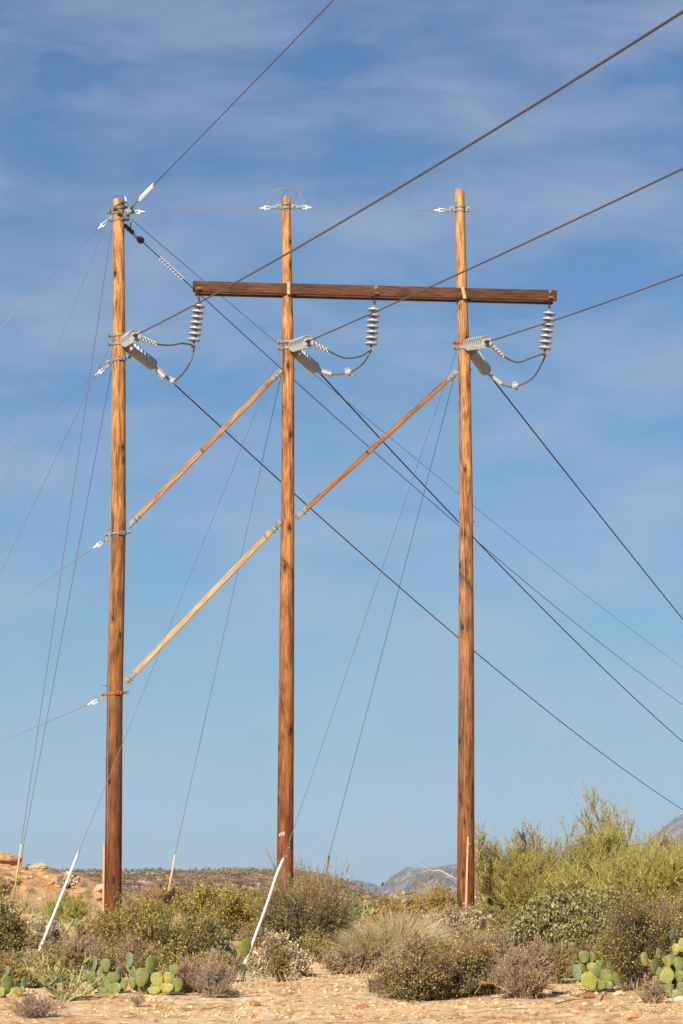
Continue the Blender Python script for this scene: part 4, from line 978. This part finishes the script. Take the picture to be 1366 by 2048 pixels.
def cactus(label, base, Y, pads, seed):
    b = Vector((P(base, 1900, Y).x, Y, 0)); b.z = gz(b.x, b.y); root = thing('prickly_pear', b, label, 'cactus', 'prickly pear cacti')
    rng = R(seed)
    extra = []
    for (x, y, w, h, roll, m, dy) in pads:                      # the joints that carry each upper pad
        low = [q for q in pads if q[1] > y + 6]
        if low:
            q = min(low, key=lambda q: (q[0] - x) ** 2 + (q[1] - y) ** 2); d = math.hypot(q[0] - x, q[1] - y)
            if d > (h + q[3]) / 2 * .72: extra.append(((x + q[0]) / 2, (y + q[1]) / 2 + 3, 15, max(18, d * .8), math.degrees(math.atan2(x - q[0], q[1] - y)), 'g', max(dy, q[6]) + .05))
        elif y < max(p[1] for p in pads) - 4: extra.append((x, y + h * .6, 17, 20, 0, 'g', dy + .06))
    for i, (x, y, w, h, roll, m, dy) in enumerate(list(pads) + extra):
        pad(root, x, y, w * 1.12, h * 1.1, Y + dy, roll, rng.uniform(-.5, .5), {'g': PADG, 'y': PADY, 'b': PADB}[m], seed * 50 + i)
    return root
cactus('prickly pear with yellow-green pads at the lower left edge', 20, 41.2, [(14, 1970, 20, 34, 5, 'g', 0), (33, 1988, 23, 25, 5, 'y', -.08), (19, 2005, 18, 20, 0, 'y', -.1), (29, 1968, 11, 20, 18, 'g', .1), (3, 1984, 14, 17, -10, 'y', -.05), (15, 1942, 8, 16, 0, 'b', .1), (49, 1963, 6, 20, 5, 'b', .15), (6, 2004, 16, 18, 0, 'g', 0)], 1)
cactus('prickly pear just right of the cholla, with one dark upright pad', 215, 41.9, [(188.5, 1929, 8, 30, 4, 'b', .1), (210.5, 1931, 20, 25, -5, 'g', .12), (183, 1954, 17, 22, 10, 'g', 0), (172, 1949, 11, 20, -5, 'b', .1), (199, 1944, 15, 19, 5, 'g', .1), (227, 1956, 24, 20, 15, 'g', -.02), (218, 1973, 21, 30, -5, 'g', 0), (232, 1977, 19, 22, 10, 'g', -.08), (244, 1970, 20, 24, 15, 'g', .05), (200, 1968, 18, 22, -5, 'g', .12), (238, 1944, 9, 20, 5, 'b', .12), (205, 1983, 18, 14, 0, 'g', 0)], 2)
cactus('prickly pear with rounded green pads in front of the mesquite', 310, 41.6, [(258.5, 1920, 13, 28, 0, 'b', .1), (266, 1948, 9, 34, -6, 'b', .1), (303, 1930, 18, 33, 4, 'g', .08), (284, 1955, 24, 35, 12, 'g', -.05), (264, 1966, 13, 20, -12, 'g', 0), (314, 1961, 23, 30, -8, 'y', 0), (337, 1957, 21, 24, 10, 'y', .02), (347, 1940, 20, 20, 15, 'g', .1), (355, 1970, 20, 26, 8, 'g', -.05), (332, 1976, 28, 18, 0, 'y', -.08), (308, 1981, 24, 14, 0, 'y', -.1), (298, 1962, 14, 20, 20, 'g', .08), (286, 1978, 20, 15, 0, 'g', .06)], 3)
cactus('prickly pear half hidden under the right side of the mesquite', 445, 48.2, [(427, 1878, 18, 24, 10, 'y', 0), (451, 1867, 17, 17, 0, 'g', .1), (463, 1913, 17, 17, 0, 'g', 0), (440, 1896, 16, 20, 0, 'g', .1), (452, 1890, 13, 18, 10, 'g', .1)], 4)
cactus('narrow prickly pear beside the foot of the bent white tube', 486, 45.3, [(490.5, 1897, 20, 34, 12, 'g', 0), (478, 1922, 11, 26, 20, 'y', -.05), (486.5, 1943, 10, 27, 3, 'b', -.05), (481, 1908, 12, 18, -10, 'g', .1)], 5)
cactus('low prickly pear with round pads behind the rusty can', 1200, 42.1, [(1168.5, 1914, 20, 22, -3, 'g', .1), (1183, 1915, 8, 22, 0, 'g', .12), (1196, 1931, 13, 20, 0, 'g', .12), (1153, 1946, 17, 31, -10, 'b', 0), (1164, 1938, 13, 18, -15, 'g', .08), (1179, 1962, 28, 35, -22, 'y', -.1), (1192, 1944, 22, 23, 20, 'g', 0), (1212, 1952, 24, 26, -15, 'g', 0), (1232, 1956, 17, 27, -18, 'g', .02), (1202, 1970, 18, 17, 0, 'g', -.05), (1217, 1970, 15, 14, 10, 'g', -.05), (1206, 1929, 10, 18, 0, 'y', .15), (1183, 1934, 20, 16, 0, 'y', .1), (1222, 1935, 15, 22, 10, 'g', .18)], 6)
cactus('tall prickly pear with yellow pads at the lower right edge', 1330, 40.7, [(1293, 1877, 18, 30, 3, 'y', 1.80), (1310, 1871, 18, 27, 20, 'y', 1.80), (1346, 1870, 11, 27, 12, 'b', 1.44), (1302, 1899, 17, 31, 0, 'g', 1.62), (1351, 1899, 14, 22, 10, 'y', 1.44), (1344, 1919, 20, 20, 0, 'g', 1.26), (1334, 1926, 9, 26, -8, 'y', 0.72), (1309, 1933, 14, 28, 5, 'g', .1), (1335, 1951, 31, 25, -60, 'y', -.1), (1333, 1977, 17, 28, -12, 'g', -.1), (1351, 1989, 24, 17, 5, 'g', -.12), (1358, 1954, 15, 24, 5, 'g', .1), (1362, 1975, 16, 20, 0, 'g', 0), (1283, 1889, 12, 24, -5, 'y', 1.80), (1320, 1905, 14, 24, 10, 'g', 1.44), (1358, 1928, 18, 26, 0, 'g', 0.72), (1290, 1918, 14, 26, -8, 'y', 1.44), (1270, 1900, 14, 20, -10, 'y', 2.16), (1366, 1890, 18, 26, 10, 'y', 1.44), (1325, 1885, 16, 22, 0, 'g', 1.80)], 7)

CHG = mat_leaf('cholla_green', [(.17, .19, .075), (.25, .26, .10), (.13, .14, .05)], 0); CHD = mat_leaf('cholla_dark', [(.07, .10, .05), (.10, .13, .06)], 0)
def cholla(label, base_px, Y, tips, mat, seed, r=.022, spine=True):
    rng = R(seed); b = GY(base_px, Y); root = thing('cholla', b, label, 'cactus', 'cholla cacti')
    mb = MB(); sp = []
    for (x, y, dd) in tips:
        e = P(x, y, Y + dd); k = 5; mid = b.lerp(e, .45) + Vector((rng.normal(0, .05), rng.normal(0, .05), -.10 * (e - b).length * (.3 + abs(e.x - b.x))))
        pts = bez([b - Vector((0, 0, .05)), b.lerp(mid, .6) + Vector((0, 0, .01)), mid, mid.lerp(e, .55) + Vector((rng.normal(0, .035), 0, rng.normal(0, .03))), e], 5)
        rad = [r * (1.15 - .35 * i / len(pts)) * (1 + .18 * math.sin(i * 1.9)) for i in range(len(pts))]; rad[-1] *= .5
        mb.tube(pts, rad, 7)
        for j in range(7):      # short side joints
            f = rng.uniform(.45, .95); q = pts[int(f * (len(pts) - 1))]
            e2 = q + Vector((rng.normal(0, .06), rng.normal(0, .05), rng.uniform(.05, .15)))
            m = q.lerp(e2, .5) + Vector((rng.normal(0, .008), 0, 0)); mb.tube([q, m, e2], [r * .75, r * .8, r * .35], 6)
            sp += [(q.lerp(e2, s)) for s in rng.uniform(0, 1, 20)]
        for i in range(len(pts) - 1): sp += [pts[i].lerp(pts[i + 1], s) for s in rng.uniform(0, 1, 10)]
    mb.build('joints', mat, root, smooth=True)
    if spine:
        sp = np.array([tuple(v) for v in sp]); d = unit(rng.normal(size=sp.shape)); V, Q = np_leaves(sp + d * r * 1.3, d, np.full(len(sp), .03), np.full(len(sp), .0035), rng)
        np_mesh('spines', V, Q, SPINE, root)
gb = G(128, 2004)
cholla('pale green branching cholla cactus on the near sand at the left', 128, gb.y, [(45, 1916, .1), (72, 1912, 0), (70, 1925, -.2), (92, 1918, .1), (98, 1940, -.1), (112, 1908, .15), (122, 1922, 0), (118, 1945, -.15), (138, 1948, .1), (150, 1940, 0), (181, 1912, .1), (175, 1932, .15), (192, 1945, 0), (203, 1962, -.1), (222, 1946, .05), (208, 1950, -.2), (60, 1938, .1), (85, 1960, -.2), (95, 1965, .1), (160, 1962, -.2)], CHG, 81, .0135)
cholla('dark spiny upright cholla behind the central wispy bush', 706, 60, [(700, 1783, 0), (693, 1800, .1), (708, 1805, .1), (716, 1815, 0), (698, 1820, -.1), (722, 1832, .1), (690, 1838, 0), (712, 1838, -.1), (728, 1845, 0)], CHD, 82, .034)
cholla('light green cholla behind the straw tussock', 735, 62, [(728, 1812, 0), (738, 1806, .1), (746, 1815, 0), (752, 1826, .1), (733, 1830, 0), (742, 1836, -.1), (757, 1838, 0)], CHG, 83, .026)
cholla('small light cholla between the bright green bush and the left pole', 162, 58, [(150, 1842, 0), (160, 1838, .1), (170, 1834, 0), (175, 1845, 0), (145, 1850, 0), (166, 1850, -.1)], CHG, 84, .022)

# dead branches
def dead(label, pts, r, mat=ST_GREY, twigs=5, seed=1):
    rng = R(seed); Q = [Vector(p) for p in pts]; root = thing('dead_branch', Q[0], label, 'dead branch', 'dead branches')
    c = bez(Q, 6); mb = MB(); mb.tube(c, [r * (1.1 - .8 * i / len(c)) for i in range(len(c))], 6)
    for i in range(twigs):
        q = c[int(rng.uniform(.2, .95) * (len(c) - 1))]; e = q + Vector(rng.normal(0, 7 * r, 3)) + Vector((0, 0, 5 * r)); mb.tube([q, q.lerp(e, .5) + Vector(rng.normal(0, r, 3)), e], [r * .5, r * .35, r * .15], 4)
    mb.build('limb', mat, root)
dead('bare crooked limb reaching left from beside the right pole', [P(918, 1762, 67), P(900, 1752, 67), P(880, 1741, 67), P(866, 1742, 67), P(850, 1733, 67)], .028, ST_PVB, 4, 5)
for i, (a, b, l) in enumerate((((1150, 1996), (1225, 1978), 'pale dead stick lying in front of the low round-padded cactus'), ((1105, 1988), (1180, 2004), 'thin dead stick on the sand left of the rusty can'),
                               ((1110, 2012), (1195, 2000), 'dark dead stick nearest the viewer below the rusty can'), ((1200, 2004), (1215, 1986), 'short forked stick leaning right of the rusty can'), ((530, 1958), (590, 1968), 'thin dark stick on the sand under the small green sprig bush'))):
    A = G(*a); B = G(*b); dead(l, [A + Vector((0, 0, .02)), A.lerp(B, .35) + Vector((0, .03, .035)), A.lerp(B, .7) + Vector((0, -.02, .03)), B + Vector((0, 0, .03))], .009, ST_GREY if i in (0, 3) else ST_DARK, 4, 20 + i)

# ---------------------------------------------------------------- rusty can
g = G(1179, 1999); root = thing('rusty_can', g, 'rusty tin can lying on its side on the sand', 'can')
mb = MB(); ax = Vector((1, .18, 0)).normalized(); o = g + Vector((-.07, 0, .038))
mb.lathe(o, ax, [(0, .033), (.003, .036), (.008, .0345), (.04, .0335), (.044, .0342), (.07, .033), (.095, .0338), (.135, .0335), (.142, .036), (.146, .033)], 18); mb.build('body', RUST, root, smooth=True)
MB().lathe(o - ax * .002, ax, [(-.002, .030), (.001, .031)], 16).build('lid', GALV, root)

# ---------------------------------------------------------------- rocks
def rock_mesh(seed, mat, sub=2, flat=.6):
    import bmesh
    bm = bmesh.new(); bmesh.ops.create_icosphere(bm, subdivisions=sub, radius=1)
    off = Vector((seed * 3.1, seed * 1.7, seed)); cuts = [Vector(R(seed * 7 + i).normal(size=3)).normalized() for i in range(7)]
    for v in bm.verts:
        d = v.co.normalized(); k = 1 + .28 * mnoise.noise(d * 1.3 + off) + .10 * mnoise.noise(d * 4 + off) + (.13 * mnoise.noise(d * 3 + off) + .07 * mnoise.noise(d * 9 + off) if sub > 2 else 0)
        for c in cuts:
            s = d.dot(c)
            if s * k > .72: k = .72 / s
        v.co = Vector((d.x, d.y * .85, d.z * flat)) * k
    me = bpy.data.meshes.new('rock'); bm.to_mesh(me); bm.free(); me.materials.append(mat); return me
def rmat(n, a, b): 
    t = NT(n, .9, .15); x = t.noise(t.coords(), 14, 5, .7); t.bump(x, .6, .02); return t.color(t.ramp(x, [(.35, a), (.65, b)]))
RK = [rmat('rock_orange', (.46, .20, .09), (.60, .32, .17)), rmat('rock_tan', (.50, .34, .21), (.66, .50, .36)), rmat('rock_pale', (.52, .41, .29), (.64, .53, .40)), rmat('rock_red', (.30, .12, .07), (.44, .21, .12)), rmat('rock_grey', (.34, .30, .27), (.46, .42, .38))]
RM = [rock_mesh(i + 1, RK[[0, 1, 2, 3, 1, 0, 2, 0, 4][i]]) for i in range(9)]
CN = ['orange', 'tan', 'pale', 'dark red', 'tan', 'orange', 'pale', 'orange', 'grey']
def place_rock(px, row, size, mi, seed, label, group='loose stones on the sand', p=None, name='rock', sc=(1, 1, 1)):
    rng = R(seed); g = p or G(px, row)
    o = bpy.data.objects.new(name, RM[mi]); link(o); s = size * PIX(g.y) / 2
    o.location = g + Vector((0, 0, s * .22)); o.rotation_euler = (rng.uniform(-.3, .3), rng.uniform(-.3, .3), rng.uniform(0, 6.3)); o.scale = (s * sc[0], s * sc[1], s * sc[2])
    return tag(o, label, 'rock', group)
big = [(508, 2012, 26, 3, 'angular orange-red stone, largest in the near centre'), (575, 2034, 20, 3, 'dark-sided red stone near the bottom centre'), (725, 2018, 22, 3, 'dark red blocky stone at the bottom, below the small dry tuft'),
       (672, 1985, 18, 1, 'rounded tan stone in the middle of the clearing'), (500, 2035, 22, 0, 'flat orange stone at the bottom, left of centre'), (455, 2030, 16, 0, 'orange stone at the bottom left of centre'),
       (570, 1962, 14, 3, 'small dark red stone beside the small green sprig bush'), (545, 1945, 24, 1, 'pale tan stone behind the small green sprig bush'), (515, 1948, 20, 1, 'tan stone right of the narrow cactus'),
       (467, 1990, 18, 0, 'orange stone left of the clearing, below the grey twigs'), (485, 1986, 14, 1, 'tan stone between the grey twigs and the clearing'), (1278, 2024, 15, 0, 'square orange stone at the bottom right'),
       (1265, 2038, 22, 0, 'flat orange stone at the bottom right corner area'), (1170, 2012, 20, 2, 'pale stone below the rusty can'), (1155, 2022, 22, 0, 'low orange stone left of the pale stone under the can'),
       (1137, 1946, 14, 0, 'orange stone under the jojoba beside the low cactus'), (1235, 1992, 20, 1, 'pale orange stone right of the rusty can'), (1360, 2002, 22, 2, 'pale stone at the right edge below the cactus'),
       (805, 2010, 16, 1, 'light stone just in front of the large dark bush'), (1036, 2012, 18, 1, 'pinkish stone in front of the brown twiggy bush'), (770, 2012, 14, 0, 'orange stone left of the large dark bush'),
       (930, 2022, 16, 4, 'grey flat stone in front of the large dark bush'), (1100, 2014, 10, 2, 'small pale yellowish stone on the sand'), (885, 1998, 24, 2, 'pale stone tucked under the large dark bush'),
       (395, 1935, 34, 1, 'orange boulder between the mesquite and the grey twigs'), (478, 1942, 26, 1, 'tan stone behind the narrow cactus'), (75, 1958, 26, 0, 'orange stone behind the cholla'), (640, 1975, 12, 0, 'small orange stone in mid clearing'),
       (685, 1945, 14, 0, 'small orange stone at the back of the clearing'), (700, 1955, 12, 3, 'small red stone at the back right of the clearing'), (1340, 1998, 20, 1, 'tan stone below the tall yellow cactus'), (1120, 1960, 18, 0, 'orange stone right of the brown twiggy bush')]
for i, (x, y, s, m, l) in enumerate(big): place_rock(x, y, s, m, 300 + i, l, sc=(1.25, .9, 1.05))
rng = R(5)
zones = [(380, 790, 1935, 2046, 120), (790, 1366, 2000, 2046, 70), (0, 380, 2012, 2046, 30), (1090, 1366, 1965, 2010, 30)]
zi = 0
for (x0, x1, y0, y1, n) in zones:
    zname = ('in the central clearing', 'on the near sand at the right', 'on the near sand at the left', 'around the right-hand cacti')[zones.index((x0, x1, y0, y1, n))]
    for i in range(n):
        m = int(rng.integers(0, 9)); s = float(3.5 + 9.0 * rng.uniform() ** 3); zi += 1
        sz = 'small' if s < 8 else 'medium'
        place_rock(float(rng.uniform(x0, x1)), float(y0 + (y1 - y0) * rng.uniform() ** .8), s, m, 600 + zi, '%s %s loose stone %s' % (sz, CN[m], zname), 'loose %s %s stones %s' % (sz, CN[m], zname), sc=(1.2, 1, .9))
# boulders of the rocky rise
RB = rmat('boulder_pale', (.38, .27, .16), (.52, .39, .25)); RM.append(rock_mesh(31, RB, 4, .62)); RO = rmat('boulder_orange', (.32, .18, .09), (.50, .31, .16)); RM.append(rock_mesh(32, RO, 4, .6)); RM.append(rock_mesh(33, RO, 4, .7))
for (x, row, s, m, l, Y) in ((77, 1738, 44, 9, 'smooth pale boulder on the crest of the left rise', 106), (10, 1728, 66, 10, 'large orange boulder at the left edge of the crest', 106), (47, 1736, 26, 11, 'small rounded orange boulder between the crest boulders', 105),
                          (201, 1754, 48, 9, 'pale flat-topped boulder just left of the left pole', 98), (105, 1762, 16, 9, 'small pale rock below the crest boulder', 96), (92, 1763, 14, 11, 'small orange rock below the crest boulder', 95),
                          (88, 1797, 12, 10, 'orange rock low on the left slope', 86), (50, 1752, 18, 10, 'dark-edged orange rock on the left slope', 98), (30, 1800, 16, 11, 'orange rock behind the yellowish guy tube', 84),
                          (160, 1775, 44, 10, 'long orange outcrop in the middle of the left slope', 90), (195, 1778, 36, 11, 'orange outcrop beside the left pole on the slope', 89), (125, 1780, 26, 11, 'orange outcrop under the pale shrub', 90), (30, 1765, 30, 10, 'orange outcrop at the left of the slope', 95), (265, 1775, 30, 9, 'pale rock on the slope right of the left pole', 88)):
    p = P(x, row, Y); p.z = min(p.z, gz(p.x, p.y) + s * PIX(Y) * .12); place_rock(x, row, s, m, 900 + x, l, 'boulders on the left rise', p=p, name='boulder', sc=(1.15, .9, .75))
for i in range(60):
    px = float(rng.uniform(-10, 330)); Y = float(rng.uniform(72, 108)); p = GY(px, Y); m = int(rng.choice([0, 1, 3, 5, 4]))
    place_rock(px, 0, float(5 + 13 * rng.uniform() ** 2), m, 1000 + i, '%s stone scattered on the left slope' % CN[m], '%s stones scattered on the left slope' % CN[m], p=p)

# pebbles and litter: nobody could count them
def pebbles():
    rng = R(77); n = 34000
    Y = 30 + 27 * rng.uniform(0, 1, n) ** 1.5; X = rng.uniform(-.135, .135, n) * Y; s = .007 + .040 * rng.uniform(0, 1, n) ** 4
    msk = np.array([mnoise.noise(Vector((a * .8, b * .45, 4))) + .6 * mnoise.noise(Vector((a * 2.7, b * 1.6, 8))) for a, b in zip(X, Y)]) + rng.normal(0, .16, n) > -.02 + .25 * (Y < 37.8)
    X, Y, s = X[msk], Y[msk], s[msk]; n = len(X)
    Z = np.array([gz(x, y) for x, y in zip(X, Y)])
    T = np.array([(1, 0, 0), (-1, 0, 0), (0, 1, 0), (0, -1, 0), (0, 0, .7), (0, 0, -.5)]); Fq = np.array([(0, 2, 4), (2, 1, 4), (1, 3, 4), (3, 0, 4), (2, 0, 5), (1, 2, 5), (3, 1, 5), (0, 3, 5)])
    J = T[None] * rng.uniform(.6, 1.3, (n, 6, 1)) ; a = rng.uniform(0, 6.28, n); ca, sa = np.cos(a), np.sin(a)
    x = J[..., 0] * ca[:, None] - J[..., 1] * sa[:, None]; y = J[..., 0] * sa[:, None] + J[..., 1] * ca[:, None]
    V = np.stack([X[:, None] + x * s[:, None] * 1.3, Y[:, None] + y * s[:, None], Z[:, None] + J[..., 2] * s[:, None]], -1).reshape(-1, 3)
    Q = (Fq[None] + (np.arange(n) * 6)[:, None, None]).reshape(-1, 3)
    m = mat_leaf('pebble', [(.50, .33, .18), (.46, .23, .10), (.58, .42, .26), (.34, .17, .08), (.44, .31, .19), (.52, .29, .13)], 0, .9, 2, .85)
    o = np_mesh('gravel', V, Q, m, k=3); tag(o, 'small gravel strewn over the sandy ground', 'gravel', None, 'stuff')
    # dry litter and low grass between the shrubs
    n = 52000; Y = 41 + 46 * rng.uniform(0, 1, n) ** .9; X = rng.uniform(-.13, .13, n) * Y
    k = (Y > 48) | (rng.uniform(size=n) < .22); Y, X = Y[k], X[k]
    w = np.array([mnoise.noise(Vector((a * .5, b * .35, 1))) for a, b in zip(X, Y)]) > -.05; X, Y = X[w], Y[w]
    Z = np.array([gz(a, b) for a, b in zip(X, Y)]); b = np.stack([X, Y, Z - .01], 1); h = rng.uniform(.05, .24, len(X))
    e = b + np.stack([rng.normal(0, .35, len(X)) * h, rng.normal(0, .35, len(X)) * h, h], 1)
    V, Q = np_tubes(np.stack([b, (b + e) / 2 + rng.normal(0, .01, b.shape), e], 1), np.full((len(X), 3), .006) * np.array([1, .8, .3]), 3)
    o = np_mesh('dry_grass', V, Q, GR_STRAW); tag(o, 'thin dry grass scattered between the shrubs', 'grass', None, 'stuff')
pebbles()
def scrub():
    """distant scrub dotted over the ridge"""
    rng = R(9); ny, nx, _ = RIDGE.shape; Vs, Ds, Ls = [], [], []
    n = 5500; i = rng.uniform(0, ny / 2 + 2, n); j = rng.uniform(nx * .42, nx - 12, n)
    i[:500] = rng.uniform(ny / 2 - 4, ny / 2 + 1, 500)
    C = RIDGE[i.astype(int), j.astype(int)] + np.stack([rng.uniform(-2, 2, n), rng.uniform(-1.5, 1.5, n), np.zeros(n)], 1)
    s = rng.uniform(.18, .5, n)
    k = 16; P0 = np.repeat(C, k, 0) + rng.normal(0, .5, (n * k, 3)) * np.repeat(s, k)[:, None] * np.array([1.1, 1, .7]); P0[:, 2] += np.repeat(s, k) * .45
    V, Q = np_leaves(P0, rng.normal(size=P0.shape), np.repeat(s, k) * .9, np.repeat(s, k) * .6, rng)
    o = np_mesh('distant_scrub', V, Q, mat_leaf('leaf_distant', [(.17, .155, .055), (.23, .19, .07), (.26, .20, .09), (.13, .115, .045)], .1, nz=.02))
    tag(o, 'low scrub dotting the far brown ridge', 'scrub', None, 'stuff')
    # valley floor between the near slope and the ridge
    n = 5000; Y = 90 * (480 / 90) ** rng.uniform(0, 1, n); X = rng.uniform(-.15, .15, n) * Y; k2 = ~((X / Y * 100 < -5.5) & (Y < 150)); X, Y = X[k2], Y[k2]; n = len(X)
    C = np.stack([X, Y, np.array([gz(a, b) for a, b in zip(X, Y)])], 1); s = rng.uniform(.4, 1.0, n); k = 34
    P0 = np.repeat(C, k, 0) + rng.normal(0, .42, (n * k, 3)) * np.repeat(s, k)[:, None] * np.array([1.2, 1, .7]); P0[:, 2] += np.repeat(s, k) * .5
    V, Q = np_leaves(P0, rng.normal(size=P0.shape), np.repeat(s, k) * .22, np.repeat(s, k) * .13, rng)
    o = np_mesh('valley_scrub', V, Q, mat_leaf('leaf_valley', [(.20, .19, .06), (.27, .22, .08), (.33, .25, .11), (.15, .14, .05)], .15, nz=.1))
    tag(o, 'low scrub covering the valley floor beyond the poles', 'scrub', None, 'stuff')
scrub()

# ---------------------------------------------------------------- haze
HAZE = True
if HAZE:
    mb = MB(); mb.box((0, 4500, 130), (8000, 0, 0), (0, 5600, 0), (0, 0, 160))
    m = bpy.data.materials.new('haze'); m.use_nodes = True; nt = m.node_tree; nt.nodes.clear()
    out = nt.nodes.new('ShaderNodeOutputMaterial'); pv_ = nt.nodes.new('ShaderNodeVolumePrincipled')
    pv_.inputs['Density'].default_value = .00013; pv_.inputs['Color'].default_value = (.52, .74, 1.0, 1); pv_.inputs['Anisotropy'].default_value = .0
    nt.links.new(pv_.outputs[0], out.inputs['Volume'])
    o = mb.build('haze', m); tag(o, 'thin pale haze over the desert', 'haze', None, 'stuff')
